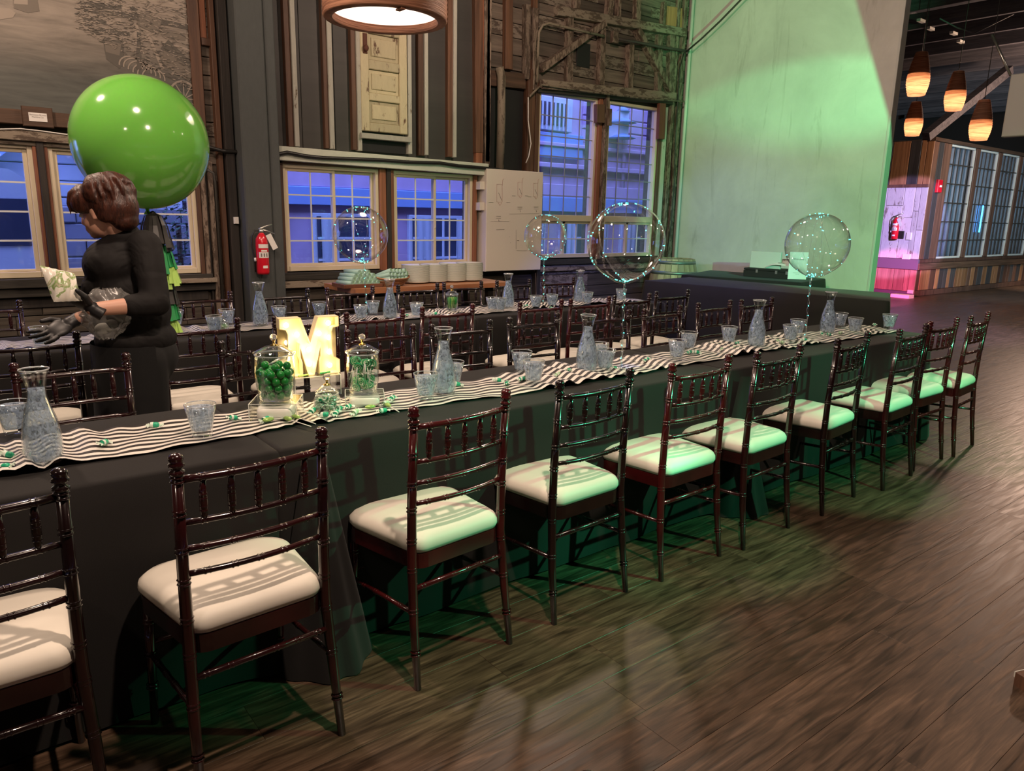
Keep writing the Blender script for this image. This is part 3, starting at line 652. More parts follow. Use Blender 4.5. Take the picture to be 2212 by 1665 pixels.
# ---- upper right bay framing
def wbs(name,mat,L_,wd,y0,y1=6.975):
    for a,b in L_: wb(name,mat,a,b,wd,y0,y1)
wb('beam','beam_worn',(1200,24),(1478,72),.10,6.88,6.97); wb('beam','beam_worn',(1165,183),(1453,210),.10,6.86,6.97)
wb('beam','beam_dark',(1160,195),(1450,222),.05,6.90,6.97)
wbs('stud','stud_worn',[((1230,34),(1228,178)),((1301,50),(1297,184)),((1362,95),(1359,192)),((1424,75),(1422,200)),((1450,70),(1447,204)),((1245,0),(1244,20)),((1318,0),(1314,38)),((1377,0),(1376,44))],.09,6.90)
wbs('stud','stud_worn',[((1336,0),(1335,38)),((1435,5),(1430,60))],.05,6.90)
wbs('brace','stud_worn',[((1166,150),(1304,50)),((1374,64),(1449,203))],.075,6.875)
wbs('stud','stud_brown',[((1032,-120),(1034,330)),((1099,-120),(1098,150))],.10,6.91)
wbs('stud','stud_worn',[((1049,-120),(1050,358))],.07,6.90)
wbs('stud','stud_worn',[((1138,10),(1137,172)),((1155,18),(1153,195))],.07,6.90)
wb('beam','beam_brown',(1058,168),(1135,176),.16,6.92,6.97)
vb('gap_shade','black',W(1062,300)[0],W(1133,300)[0],W(1090,365)[1],W(1090,190)[1],6.965)  # flat black board, painted shade for the open hole
vb('gap_shade','black',W(1250,100)[0],W(1279,100)[0],W(1265,145)[1],W(1265,92)[1],6.955)  # same painted shade for the small upper hole
vb('casing','stud_brown',W(1136,300)[0],W(1136,300)[0]+.06,1.9,3.1,6.90)
wb('patch_board','plank_orange',(1458,15),(1457,62),.30,6.93,6.97)
def wtube(name,mat,pts,r,Y,label,cat,n=8):
    return tag(MB().tube([(W(px,py,Y)[0],Y,W(px,py,Y)[1]) for px,py in pts],r,n).build(name,M[mat]),label,cat)
wtube('pipe','conduit',[(1079,145),(1083,165),(1083,250),(1080,365)],.045,6.88,'thick peeling vertical pipe beside the dark opening','pipe',12)
wtube('conduit','conduit',[(1160,178),(1162,110),(1164,70),(1172,55),(1185,50),(1240,63),(1305,78)],.015,6.86,'painted conduit bending over the diagonal brace','conduit')
wtube('conduit','dark_pipe',[(1322,82),(1370,90),(1430,102),(1487,111)],.018,6.85,'dark conduit running level to the plaster wall','conduit')
wtube('conduit','conduit',[(1144,209),(1152,200),(1170,183),(1230,192),(1310,203),(1400,214),(1478,219)],.011,6.84,'thin pale conduit along the beam over the tall windows','conduit')
wtube('wire','label_white',[(1141,210),(1141,260),(1147,310),(1142,338),(1136,352)],.006,6.84,'pale wire dangling beside the tall windows','wire',6)
wtube('cable','black_rubber',[(1477,115),(1468,150),(1464,220),(1459,300),(1456,400),(1450,480),(1441,545)],.007,6.84,'thin black cable hanging down the corner','cable',6)
jb=W(1318,82); tag(MB().cbox(jb[0]-.05,jb[0]+.05,6.83,6.88,jb[1]-.07,jb[1]+.06,.005,'y',-1).build('junction_box',M['stud_worn']),'small square junction box on the conduit','junction box')
sw=W(509,476,6.86); tag(MB().cbox(sw[0]-.02,sw[0]+.02,6.83,6.86,sw[1]-.03,sw[1]+.03,.004,'y',-1).build('switch_box',M['label_white']),'tiny white box on the brown strip left of the column','switch')
# cable climbing away in front of the plaster wall
A=Vector((W(1482,112,6.84)[0],6.84,W(1482,112,6.84)[1])); B=atx(1600,0,8.2)
tag(MB().tube([A,A.lerp(B,.3)+Vector((0,0,-.02)),A.lerp(B,.65)+Vector((0,0,-.02)),B,B+(B-A)*1.1],.012,8).build('cable',M['dark_pipe']),'brown cable climbing away across the top of the pale plaster wall','cable')
# ---- plaster wall
YE=atx(1878,626,XG).y
gw=MB().box(XG,XG+.10,YE+.028,7.0,0,4.98).build('wall_green',M['plaster']); gw.name='wall_right_plaster'; tag(gw,kind='structure')
MB().cbox(XG-.006,XG+.106,YE,YE+.026,0,4.98,.003,'y',-1).build('end_trim',M['wall_end'],gw)
tag(MB().tube([(8.30,6.88,0),(8.30,6.88,4.9)],.022,10).build('pipe',M['wall_end']),'pale vertical pipe in the corner by the plaster wall','pipe')
# ================================================================= FAR RIGHT: panelled partition
PX,PY=16.46,7.16; PT=3.2
face=sbox('wall_plank_end',(PX+.03,PX+.13,PY+.03,8.6,0,PT),'plank_dark')
pr=random.Random(21)
def yface(y0,y1,z0,z1,mat,d=.03,name='plank'):
    return MB().cbox(PX+.03-d-pr.uniform(0,.008),PX+.031,y0+.004,y1-.004,z0+.003,z1-.003,.005,'x',-1).build(name,M[mat],face)
ys=[7.17,7.31,7.42,7.64,8.0,8.3,8.59]
for i,(a,b) in enumerate(zip(ys[:-1],ys[1:])):
    z=.78; 
    while z<2.28:
        h=min(pr.uniform(.5,1.1),2.28-z); 
        if 2.28-(z+h)<.2: h=2.28-z
        yface(a,b,z,z+h,'whitewash'); z+=h
    yface(a,b,2.28,PT-.02,['plank_orange','plank_orange','plank_dark','plank_orange','plank_dark','plank_dark'][i])
    yface(a,b,.10,.56,'plank_red')
yface(7.15,8.5,.56,.78,'purple_paint',.07,'ledge_board'); yface(7.17,8.5,.0,.10,'purple_paint',.03,'base_board'); yface(7.17,8.5,2.24,2.31,'plank_brown',.045,'rail')
part=sbox('wall_partition',(PX+.03,26.9,PY+.06,PY+.12,0,.56),'plank_dark')
def xf(x0,x1,z0,z1,mat,d=.03,name='plank',y1=PY+.07): return MB().cbox(x0+.004,x1-.004,PY+.06-d-pr.uniform(0,.008),y1,z0+.003,z1-.003,.006,'y',-1).build(name,M[mat],part)
x=PX
while x<26.6:
    wdt=pr.uniform(.16,.30); xf(x,x+wdt,.12,.56,pr.choice(['plank_orange','plank_brown','plank_brown','plank_dark','plank_orange']),.04); x+=wdt
xf(PX,26.9,0,.12,'plank_brown',.06,'base_board'); xf(PX-.02,26.9,.56,.70,'beam_brown',.09,'ledge_board'); xf(PX,26.9,.70,.78,'plank_brown',.05,'sill_board')
xf(PX-.02,26.9,PT-.05,PT+.03,'beam_brown',.07,'top_rail',PY+.12)
for a,b,m in [(PX,PX+.22,'plank_brown'),(PX+.22,PX+.45,'plank_dark'),(PX+.45,PX+.82,'plank_brown')]: xf(a,b,.78,PT-.05,m,.05)
wins=[(17.30,18.58),(18.78,19.85),(20.06,21.13),(21.34,22.45),(22.66,23.76),(23.97,25.0)]
prev=17.28
for i,(a,b) in enumerate(wins):
    w_=empty('window_%d'%(wn[0]+1+i),((a+b)/2,PY+.06,.78),0,kind='structure')
    h=PT-.05-.78; hw=(b-a)/2
    for (p,q,r_,s_) in [(-hw,-hw+.03,0,h),(hw-.03,hw,0,h),(-hw,hw,0,.04),(-hw,hw,h-.04,h)]: MB().cbox(p,q,-.02,.03,r_,s_,.003,'y',-1).build('frame',M['wall_end'],w_)
    for k in range(1,5): xx=-hw+2*hw*k/5; MB().box(xx-.009,xx+.009,-.01,.008,.04,h-.04).build('muntin',M['dark_pipe'],w_)
    for k in range(1,6): zz=h*k/6; MB().box(-hw+.03,hw-.03,-.016,.002,zz-.010,zz+.010).build('muntin',M['dark_pipe'],w_)
    MB().box(-hw+.03,hw-.03,.012,.018,.04,h-.04).build('pane',M['window_glass'],w_)
    for k in range(5):
        xx=-hw+2*hw*(k+.5)/5; MB().tube([(xx+.02,.12,.0),(xx+.02,.12,h)],.072,10).build('blind',M['blind'],w_)
    xf(b,(wins[i+1][0] if i+1<len(wins) else 26),.78,PT-.05,'plank_brown',.04,'post')
sbox('wall_partition_back',(PX+.2,26.9,PY+.5,PY+.55,0,PT),'black')
lb=MB().box(19.35,19.42,PY+.02,PY+.028,1.35,1.95).build('blue_light',M['blue_led']); tag(lb,'small glowing blue light strip seen in the second partition window','light')
# fittings on the plank end
def extinguisher(loc,rz,label,s=1.0):
    e=empty('fire_extinguisher',loc,rz,label,'fire extinguisher')
    r=.055*s; h=.36*s
    MB().lathe([(0,-h),(r*.92,-h),(r,-h+.02*s),(r,-.10*s),(r*.93,-.05*s),(r*.6,-.02*s),(r*.35,0),(0,0)],20).build('tank',M['red_gloss'],e)
    lab=MB(); 
    def arc(z0,z1,a0,a1,rr,m,name):
        mb=MB(); n=8
        P=[(rr*math.cos(a0+(a1-a0)*i/n),rr*math.sin(a0+(a1-a0)*i/n),z) for z in (z0,z1) for i in range(n+1)]
        mb.add(P,[(i,i+1,i+n+2,i+n+1) for i in range(n)],True); return mb.build(name,M[m],e)
    A0,A1=-PI*.78,-PI*.22
    arc(-.13*s,-.095*s,A0,A1,r+.001,'label_white','label'); arc(-.215*s,-.165*s,A0,A1,r+.001,'label_white','label'); arc(-.16*s,-.145*s,A0+.4,A1-.4,r+.001,'label_white','label')
    for k in range(3): arc(-.205*s,-.175*s,A0+.3+k*.42,A0+.52+k*.42,r+.0018,'pencil','label_print')
    arc(-.305*s,-.282*s,-PI*.6,-PI*.34,r+.001,'label_white','emblem')
    MB().lathe([(0,0),(.02*s,0),(.02*s,.03*s),(0,.03*s)],12).build('valve',M['metal_light'],e)
    MB().tube([(-.02*s,0,.03*s),(.03*s,0,.055*s),(.10*s,0,.075*s)],[.010*s,.008*s,.006*s],6).build('handle',M['metal_light'],e)
    MB().tube([(.01*s,0,.03*s),(.06*s,0,.015*s),(.12*s,0,-.01*s)],[.008*s,.006*s,.005*s],6).build('lever',M['metal_light'],e)
    MB().tube([(-.01*s,0,.018*s),(-.06*s,0,.02*s),(-.085*s,0,-.03*s),(-.088*s,0,-.12*s),(-.07*s,0,-.22*s),(-.066*s,0,-.34*s)],.007*s,6).build('hose',M['black_rubber'],e)
    MB().tube([(-.069*s,-.008*s,-.215*s),(-.068*s,-.008*s,-.245*s)],.010*s,6).build('hose_clip',M['label_white'],e)
    c=Vector((.075*s,-.045*s,-.075*s)); R=Ry(-.45)
    MB().obox(c,(.05*s,.003*s,.14*s),R).build('inspection_tag',M['label_white'],e)
    MB().box(-.02*s,.02*s,.03*s,r+.03*s,-.25*s,-.22*s).build('bracket',M['black'],e)
    return e
ex=W(563,503,6.66); extinguisher((ex[0],6.645,ex[1]),0,'red fire extinguisher with a paper tag on the grey timber column',1.0)
fx=atx(1937,470,PX-.1); extinguisher((PX-.09,fx.y,fx.z),-PI/2,'red fire extinguisher on the whitewashed plank end of the far partition',1.25)
def plate(px,py,w,h,mat,label,cat,name):
    p=atx(px,py,PX-.01); tag(MB().cbox(PX-.04,PX-.008,p.y-w/2,p.y+w/2,p.z-h/2,p.z+h/2,.004,'x',-1).build(name,M[mat]),label,cat)
plate(1945,507,.15,.16,'black','black square box beside the far fire extinguisher','box','control_box')
plate(1964,510,.10,.15,'label_white','white switch plate on the whitewashed planks','switch plate','switch_plate')
plate(1958,557,.16,.16,'label_white','white double outlet plate low on the whitewashed planks','outlet','outlet_plate')
plate(1967,630,.12,.07,'label_white','small white outlet at the foot of the pink planks','outlet','outlet_plate')
p=atz(1951,643,0); fb_=MB().cbox(p.x-.1,p.x+.12,p.y-.16,p.y+.22,0.0,.07,.01,'z',1).build('floor_box',M['white_block']); tag(fb_,'low white box on the floor under the pink planks','box')
p=aty(2026,402,PY); al=MB().cbox(p.x-.10,p.x+.10,PY-.05,PY+.01,p.z-.13,p.z+.13,.01,'y',-1).build('fire_alarm_pull',M['red_gloss']); tag(al,'small red fire alarm pull on the brown post','alarm')
MB().box(p.x-.035,p.x+.06,PY-.056,PY-.05,p.z-.02,p.z+.02).build('white_mark',M['label_white'],al)
# ---- dark roof structure over the far room
for i in range(15):
    xx=8.9+i*1.1; o=MB().cbox(xx,xx+.07,-2.0,11.6,4.62,4.86,.006,'z',-1).build('joist',M['joist'],ceiling)
for yy in (1.5,4.2,6.6): MB().cbox(8.6,26.5,yy,yy+.14,4.86,4.99,.006,'z',-1).build('beam',M['joist'],ceiling)
# pale blocks fixed between the joists
for px,py in [(1990,45),(2010,62),(2060,72),(2075,90)]:
    p=atz(px,py,4.6); MB().box(p.x-.09,p.x+.09,p.y-.03,p.y+.03,4.58,4.62).build('block',M['wall_end'],ceiling)
a=atx(2000,295,15.0); b=aty(2180,150,6.2); d=b-a
br=MB().tube([a,b],.11,4,smooth=False).build('brace',M['joist'],ceiling)
a=atx(2143,75,9.45); b=atx(2183,163,9.45); tag(MB().tube([a,b],.014,8).build('hanger_rod',M['metal_light']),'pale slanting rod above the grey hanging panel','rod')
a=atx(2030,40,10.5); b=atx(2105,72,10.9); c=atx(2190,30,11.5)
tag(MB().tube([a,a.lerp(b,.5)+Vector((0,0,-.02)),b,c],.009,6).build('conduit',M['joist']),'thin conduit crossing the dark joists','conduit')
# grey hanging projection panel at right edge
p0=atx(2162,296,9.4); p1=atx(2180,161,9.4)
hp=MB().cbox(9.4,9.5,p0.y-2.4,p0.y,p0.z,p1.z,.01,'x',-1).build('hanging_panel',M['wall_end']); tag(hp,'pale grey suspended box panel at the right edge of the photo','panel')
MB().tube([(9.45,p0.y-.3,p1.z),(9.45,p0.y-.3,4.98)],.015,6).build('hanger',M['metal_light'],hp)
MB().tube([(9.45,p0.y-2,p1.z),(9.45,p0.y-2,4.98)],.015,6).build('hanger',M['metal_light'],hp)
# ---- egg shaped cardboard pendants
def pendant(c,h,r,label):
    e=empty('pendant_lamp',c,0,label,'pendant lamp','cardboard pendants over the far room')
    prof=[]; n=34
    for i in range(n+1):
        t=i/n; rr=r*(.74+.26*math.sin(PI*(t/.36)*.5)) if t<.36 else r*(1-.50*((t-.36)/.64)**1.5)
        rr*=(1.0+(.02 if i%2 else -.02)); prof.append((rr,h*t-h/2))
    MB().lathe(prof,24).build('shade',M['cardboard_thin'],e)
    MB().lathe([(0,-h*.02),(r*.88,-h*.02),(r*.88,-h*.01),(0,-h*.01)],24).build('light_baffle',M['black'],e)  # black disc added above the bulb to keep the upper shade dark
    MB().ball((0,0,-h*.20),.035,10,8).build('bulb',M['lamp_bulb'],e)
    MB().tube([(0,0,-h*.1),(0,0,4.98-c[2])],.004,6).build('cord',M['black_rubber'],e)
    l=light('pendant_glow','POINT',(c[0],c[1],c[2]-h*.12),20,(1.0,.66,.42),.02); l.location=(0,0,-h*.26); l.parent=e
for px,py,T,hpx,lab in [(1985,160,9.3,88,'topmost left cardboard pendant lamp beside the plaster wall edge'),(2065,197,9.0,80,'middle cardboard pendant lamp, nearest the ceiling brace'),(1975,257,10.2,70,'lowest left cardboard pendant lamp above the plank partition corner'),(2120,260,8.7,83,'rightmost cardboard pendant lamp, the dimmest, beside the grey panel')]:
    c=Vector((0,0,CAMH))+ray(px,py)*T; h=hpx*T/FPX; pendant((c.x,c.y,c.z),h,h*.262,lab)

# ================================================================= OUTSIDE THE WINDOWS
street=sbox('street',(-12,13.3,7.17,22,-.5,-.3),'asphalt')
fac=MB().box(-4.5,13.3,11.5,11.8,-.3,9.0).build('facade',M['ext_pink']); 
fe=empty('opposite_building',(4,11.5,-.3),0,'pink and blue painted building seen across the alley through the windows','building')
fac.name='wall'; fac.parent=fe; fac.matrix_parent_inverse=Matrix.Translation((-4,-11.5,.3))
def ep(b,mat,name,c=.01):
    o=MB().cbox(b[0]-4,b[1]-4,b[2]-11.5,b[3]-11.5,b[4]+.3,b[5]+.3,c,'y',-1).build(name,M[mat],fe); return o
def E(px,py): p=aty(px,py,11.45); return p.x,p.z
z_sh=E(1300,430)[1]
ep((2.6,13.3,11.36,11.5,z_sh-.28,z_sh),'ext_blue','fascia')
ep((2.6,13.3,11.40,11.5,z_sh,z_sh+.25),'ext_pink','band'); ep((2.6,13.3,11.34,11.5,z_sh+.55,z_sh+.64),'ext_pink','cornice'); ep((2.6,13.3,11.34,11.5,z_sh+.95,z_sh+1.02),'ext_pink','cornice')
# shop front windows along the ground floor
for i in range(6):
    x0=3.2+i*1.75; 
    if x0>12.3: break
    w_=ep((x0,x0+1.35,11.42,11.5,.0,z_sh-.4),'ext_white','window_frame'); 
    MB().box(x0+.06-4,x0+1.29-4,-.10,-.085,.35,z_sh-.45+.3).build('pane',M['ext_dark'],w_)
    for k in range(1,4): xx=x0+.06+1.23*k/4-4; MB().box(xx-.02,xx+.02,-.115,-.10,.35,z_sh-.15).build('muntin',M['ext_white'],w_)
    for k in range(1,4): zz=.35+(z_sh-.5)*k/4; MB().box(x0+.06-4,x0+1.29-4,-.118,-.10,zz-.02,zz+.02).build('muntin',M['ext_white'],w_)
    for sx in (0,1):
        q=x0+.12+sx*.85-4; MB().grid(lambda u,v,q=q: (q+u*.3,-.125+.015*math.sin(u*14),.35+v*(z_sh-.5)),12,2).build('curtain',M['ext_curtain'],w_)
# barred upper window, lantern, downpipe, lap siding
bx0,bz1=E(1160,205); bx1,bz0=E(1232,287)
w_=ep((bx0-.3,bx1,11.40,11.5,bz0,bz1),'ext_white','window_frame'); MB().box(bx0-.2-4,bx1-.12-4,-.12,-.10,bz0+.4,bz1+.2).build('pane',M['ext_dark'],w_)
for k in range(9): xx=bx0-.2+ (bx1-.12-bx0+.2)*k/9-4+.05; MB().box(xx-.012,xx+.012,-.17,-.14,bz0+.3,bz1+.2).build('bar',M['ext_white'],w_)
ep((bx0-.4,bx1+.3,11.38,11.5,bz0-.5,bz0-.04),'ext_blue','sill_panel')
lx,lz=E(1327,265); lant=ep((lx-.12,lx+.18,11.2,11.5,lz-.3,lz+.2),'ext_white','lantern')
for zz,ww in ((-.3,.30),(0,.30),(.22,.15)): MB().lathe([(0,.10),(ww*.4,.06),(ww,-.02),(0,-.02)],8,(lx+.03-4,-.25,lz+zz+.3)).build('lantern_cap',M['ext_blue'],lant)
dx=E(1350,300)[0]; MB().tube([(dx-4,-.06,z_sh+.3),(dx-4,-.06,6)],.04,8).build('downpipe',M['ext_pink'],fe)
er=random.Random(9)
zz=z_sh+1.1
while zz<7.0:
    h=.26; 
    for a,b in ((2.6,bx0-.45),(bx1+.35,lx-.4),(lx+.45,13.2)):
        x=a
        while x<b-.2:
            L=min(er.uniform(1.0,2.4),b-x); ep((x,x+L-.01,11.47-er.uniform(0,.01),11.5,zz,zz+h-.02),'ext_pink','siding_board',.015); x+=L
    zz+=h
# stone retaining wall and shed seen through the left windows
sw_=empty('stone_wall',(1.7,10.4,-.3),0,'grey stone block wall behind the left window','wall'); 
for r in range(9):
    x=.9+(r%2)*.14
    while x<3.0:
        L=er.uniform(.22,.40); MB().cbox(x-1.7,x+L-.012-1.7,-er.uniform(0,.03),.3,r*.2,r*.2+.188,.012,'y',-1).build('stone',M['ext_stone'],sw_); x+=L
MB().box(-1.0,1.5,.03,.3,0,1.8).build('mortar_core',M['ext_stone'],sw_)
shed=empty('porch_shed',(1.5,11.0,0),0,'pale shed with a gabled porch beyond the left window','shed')
for i in range(13): MB().cbox(-5.0,1.4,.0-(i%2)*.01,.2,1.4+i*.2,1.4+i*.2+.19,.012,'y',-1).build('siding_board',M['ext_white'],shed)
MB().prism([(-.9,1.9),(0,2.7),(.9,1.9),(.8,1.8),(0,2.5),(-.8,1.8)],lambda p:(p[0]-.1,-.25,p[1]),lambda p:(p[0]-.1,0,p[1])).build('gable_trim',M['ext_blue'],shed)
MB().cbox(-5.0,-.9,-.15,0,1.95,2.05,.01,'y',-1).build('eave',M['ext_blue'],shed); MB().cbox(-5.0,-.9,-.15,0,2.4,2.47,.01,'y',-1).build('eave',M['ext_blue'],shed)
# parked van
v0=atz(0,0,1) ; vn=empty('van',(-.35,9.3,-.3),0,'white van parked outside the leftmost window','van')
body=[(-2.4,.35),(1.55,.35),(1.6,.9),(1.52,1.25),(1.30,2.05),(1.15,2.15),(-2.3,2.15),(-2.4,2.0)]
MB().prism(body,lambda p:(p[0],-.0,p[1]),lambda p:(p[0],1.45,p[1])).build('body',M['van'],vn)
for a,b in ((-2.0,-1.2),(-1.05,-.25),(-.1,.62),(.78,1.28)): MB().cbox(a,b,-.012,.01,1.38,1.86,.006,'y',-1).build('window',M['ext_dark'],vn)
MB().cbox(-2.4,1.55,-.02,0,1.02,1.06,.004,'y',-1).build('side_strip',M['ext_blue'],vn)
for a in (-1.6,.9):
    wl=MB().lathe([(0,0),(.33,0),(.33,.2),(0,.2)],20,(a,-.02,.33),M=Rx(-PI/2)).build('wheel',M['black_rubber'],vn)
tag(vn,None,None)
# shrub by the stone wall
sh=empty('shrub',(2.45,9.55,-.3),0,'dark green shrub outside the left window','shrub'); lf=MB(); 
for i in range(900):
    c=Vector((er.gauss(0,.22),er.gauss(0,.18),er.uniform(.1,2.0))); a=er.uniform(0,6.3); v=Vector((math.cos(a),math.sin(a),er.uniform(-.4,.6)))*.05; n=v.cross(Vector((0,0,1))).normalized()*.022
    lf.add([c-v,c+n,c+v,c-n],[(0,1,2,3)])
tag(lf.build('leaves',M['ext_green'],sh),kind='stuff'); MB().tube([(0,0,0),(0,0,1.6)],.03,6).build('stem',M['stud_brown'],sh)
# ================================================================= DRUM LAMP
_lr=ray(833,45); LC=Vector((0,0,CAMH))+_lr*4.9
drum=empty('drum_lamp',(LC.x,LC.y,LC.z),0,'large round corrugated cardboard drum lamp hanging over the back table','ceiling lamp')
RD=.40; prof=[(RD-.035,0.0)]
for i in range(25):
    z=.34*i/24; prof.append((RD+(.006 if i%2 else -.004),z))
prof+=[(RD-.05,.34)]
for i in range(24,-1,-1): prof.append((RD-.055+(.004 if i%2 else -.002),.34*i/24))
MB().lathe(prof,56,close=True).build('shade',M['cardboard'],drum)
MB().lathe([(0,.05),(RD-.058,.05),(RD-.058,.056),(0,.056)],48).build('diffuser',M['diffuser'],drum)
MB().tube([(0,0,.3),(0,0,4.98-LC.z)],.012,8).build('cord',M['black_rubber'],drum)
MB().box(-.10,-.07,-RD+.02,-RD+.09,-.012,.0).build('clip',M['cardboard'],drum)
light('drum_glow','SPOT',(LC.x,LC.y,LC.z+.02),70,WARM,.25,(LC.x,LC.y,0),150,.6)
light('drum_up_glow','POINT',(LC.x,LC.y,LC.z+.5),10,WARM,.1)

# ================================================================= CHAIRS
def rings(mb,p,q,r,ts,n=10):               # bamboo knuckles along a rod
    p=Vector(p);q=Vector(q); d=(q-p); L=d.length; dn=d/L
    for t in ts:
        c=p+d*t
        for o in (-.006,.006): mb.tube([c+dn*(o-.0028),c+dn*o,c+dn*(o+.0028)],[r*1.0,r*1.18,r*1.0],n,False)
def rod(p,q,r0,r1=None,ts=(),n=10):
    mb=MB(); r1=r1 or r0; mb.tube([p,Vector(p).lerp(Vector(q),.5),q],[r0,(r0+r1)/2,r1],n); rings(mb,p,q,max(r0,r1),ts,n); return mb
W2=.188            # half spacing of the back posts
def chair_meshes(mat):
    m={}
    for s,nm in ((-1,'L'),(1,'R')):
        mb=MB(); pts=[(s*(W2+.014),-.035,0),(s*(W2+.008),-.006,.22),(s*W2,.012,.43),(s*W2,.010,.62),(s*W2,-.004,.885)]
        mb.tube(pts,[.0115,.0150,.0160,.0148,.0135],12)
        for a,b,ts in ((0,1,(.55,)),(1,2,(.2,.85)),(2,3,(.35,.9)),(3,4,(.25,.62,.95))): rings(mb,pts[a],pts[b],.0150,ts,12)
        mb.lathe([(.0135,-.004),(.0185,.001),(.0185,.007),(.0125,.011),(.0125,.016),(.0185,.020),(.0185,.025),(.0145,.030),(.0175,.037),(.0165,.044),(.010,.050),(0,.052)],14,(s*W2,-.004,.885)); m['rear'+nm]=mb.mesh('rear_leg',mat)
        p0=(s*(W2+.012),.365,0); p1=(s*(W2+.004),.345,.43); mb=rod(p0,p1,.0115,.0155,(.3,.55,.8),10); m['front'+nm]=mb.mesh('front_leg',mat)
        m['side'+nm]=rod((s*(W2+.006),.0,.255),(s*(W2+.008),.352,.235),.0085,None,(.2,.4,.6,.8),8).mesh('stretcher',mat)
    def bowed(z,r,dy,n=9):
        P=[]
        for i in range(n):
            t=i/(n-1)*2-1; P.append((t*(W2-.004),.004-.022*(1-t*t)+dy,z))
        mb=MB().tube(P,r,10)
        for t in (-.72,-.36,0,.36,.72): 
            c=Vector((t*(W2-.004),.004-.022*(1-t*t)+dy,z)); tg=Vector((1,.044*t*1.0,0)).normalized()
            for o in (-.006,.006): mb.tube([c+tg*(o-.0028),c+tg*o,c+tg*(o+.0028)],[r,r*1.2,r],10,False)
        return mb
    m['top']=bowed(.868,.0104,-.004).mesh('top_rail',mat); 
    for k,(z,dy) in enumerate(((.755,.002),(.685,.006),(.617,.009))): m['rail%d'%k]=bowed(z,.0084,dy).mesh('rail',mat)
    for i in range(5):
        t=(-.72,-.36,0,.36,.72)[i]; x=t*(W2-.004); y=.004-.022*(1-t*t)
        m['sp%d'%i]=(lambda mb:(mb.tube([(x,y-.003,.862),(x,y,.83),(x,y,.80),(x,y+.001,.77),(x,y+.002,.757)],[.0065,.0098,.0105,.0085,.0065],9),rings(mb,(x,y-.003,.862),(x,y+.002,.757),.0096,(.42,.72),9),mb)[-1])(MB()).mesh('spindle',mat)
    # seat frame: rounded trapezoid band
    def outline(k,grow=0):
        P=[]; wr,wf=W2-.004+grow*.5,W2+.028+grow; y0,y1=-.002-grow*.6,.388+grow; r=.085
        for cx,cy,a0 in ((wf-r,y1-r,0),(-wf+r,y1-r,90),(-wr+r*.6,y0+r*.6,180),(wr-r*.6,y0+r*.6,270)):
            rr=r if a0<180 else r*.6
            for i in range(k+1):
                a=math.radians(a0+90*i/k); P.append((cx+rr*math.cos(a),cy+rr*math.sin(a)))
        return P
    fr=MB(); O=outline(5); I=outline(5,-.03); n=len(O)
    V=[(x,y,z) for (P,z) in ((O,.395),(O,.445),(I,.445),(I,.395)) for x,y in P]
    fr.add(V,[(k*n+i,k*n+(i+1)%n,((k+1)%4)*n+(i+1)%n,((k+1)%4)*n+i) for k in range(4) for i in range(n)],False); m['frame']=fr.mesh('seat_frame',mat)
    cu=MB(); layers=[(-.03,.446),(-.002,.449),(.006,.462),(.004,.478),(-.008,.492),(-.032,.503),(-.075,.510),(-.13,.513)]
    V=[];
    for g,z in layers:
        P=outline(6,g if g>-.05 else -.05)
        if g<=-.05:
            sc=1+(g+.05)/.17; P=[(x*sc,.185+(y-.185)*sc) for x,y in P]
        V+= [(x,y,z) for x,y in P]
    n=len(outline(6)); cu.add(V,[(k*n+i,k*n+(i+1)%n,(k+1)*n+(i+1)%n,(k+1)*n+i) for k in range(len(layers)-1) for i in range(n)],True)
    cu.f.append(tuple((len(layers)-1)*n+i for i in range(n))); cu.sm.append(True); m['cushion']=cu.mesh('cushion',M['ivory'])
    m['back_str']=rod((-W2-.006,.0,.335),(W2+.006,.0,.335),.0090,None,(.1,.26,.42,.58,.74,.9),8).mesh('stretcher',mat)
    m['front_str']=rod((-W2-.006,.352,.27),(W2+.006,.352,.27),.0085,None,(.2,.4,.6,.8),8).mesh('stretcher',mat)
    return m
CM={k:chair_meshes(M[k]) for k in ('mahogany','mahogany_red','mahogany_dark')}
NAMES=[('rearL','rear_leg'),('rearR','rear_leg'),('frontL','front_leg'),('frontR','front_leg'),('sideL','stretcher'),('sideR','stretcher'),('top','top_rail'),('rail0','rail'),('rail1','rail'),('rail2','rail')]+[('sp%d'%i,'spindle') for i in range(5)]+[('frame','seat_frame'),('cushion','cushion'),('back_str','stretcher'),('front_str','stretcher')]
proto={}
def chair(x,y,rz,label,group,kind='mahogany'):
    e=empty('dining_chair',(x,y,0),rz,label,'chair',group)
    for k,nm in NAMES: share(nm,CM[kind][k],e)
    return e
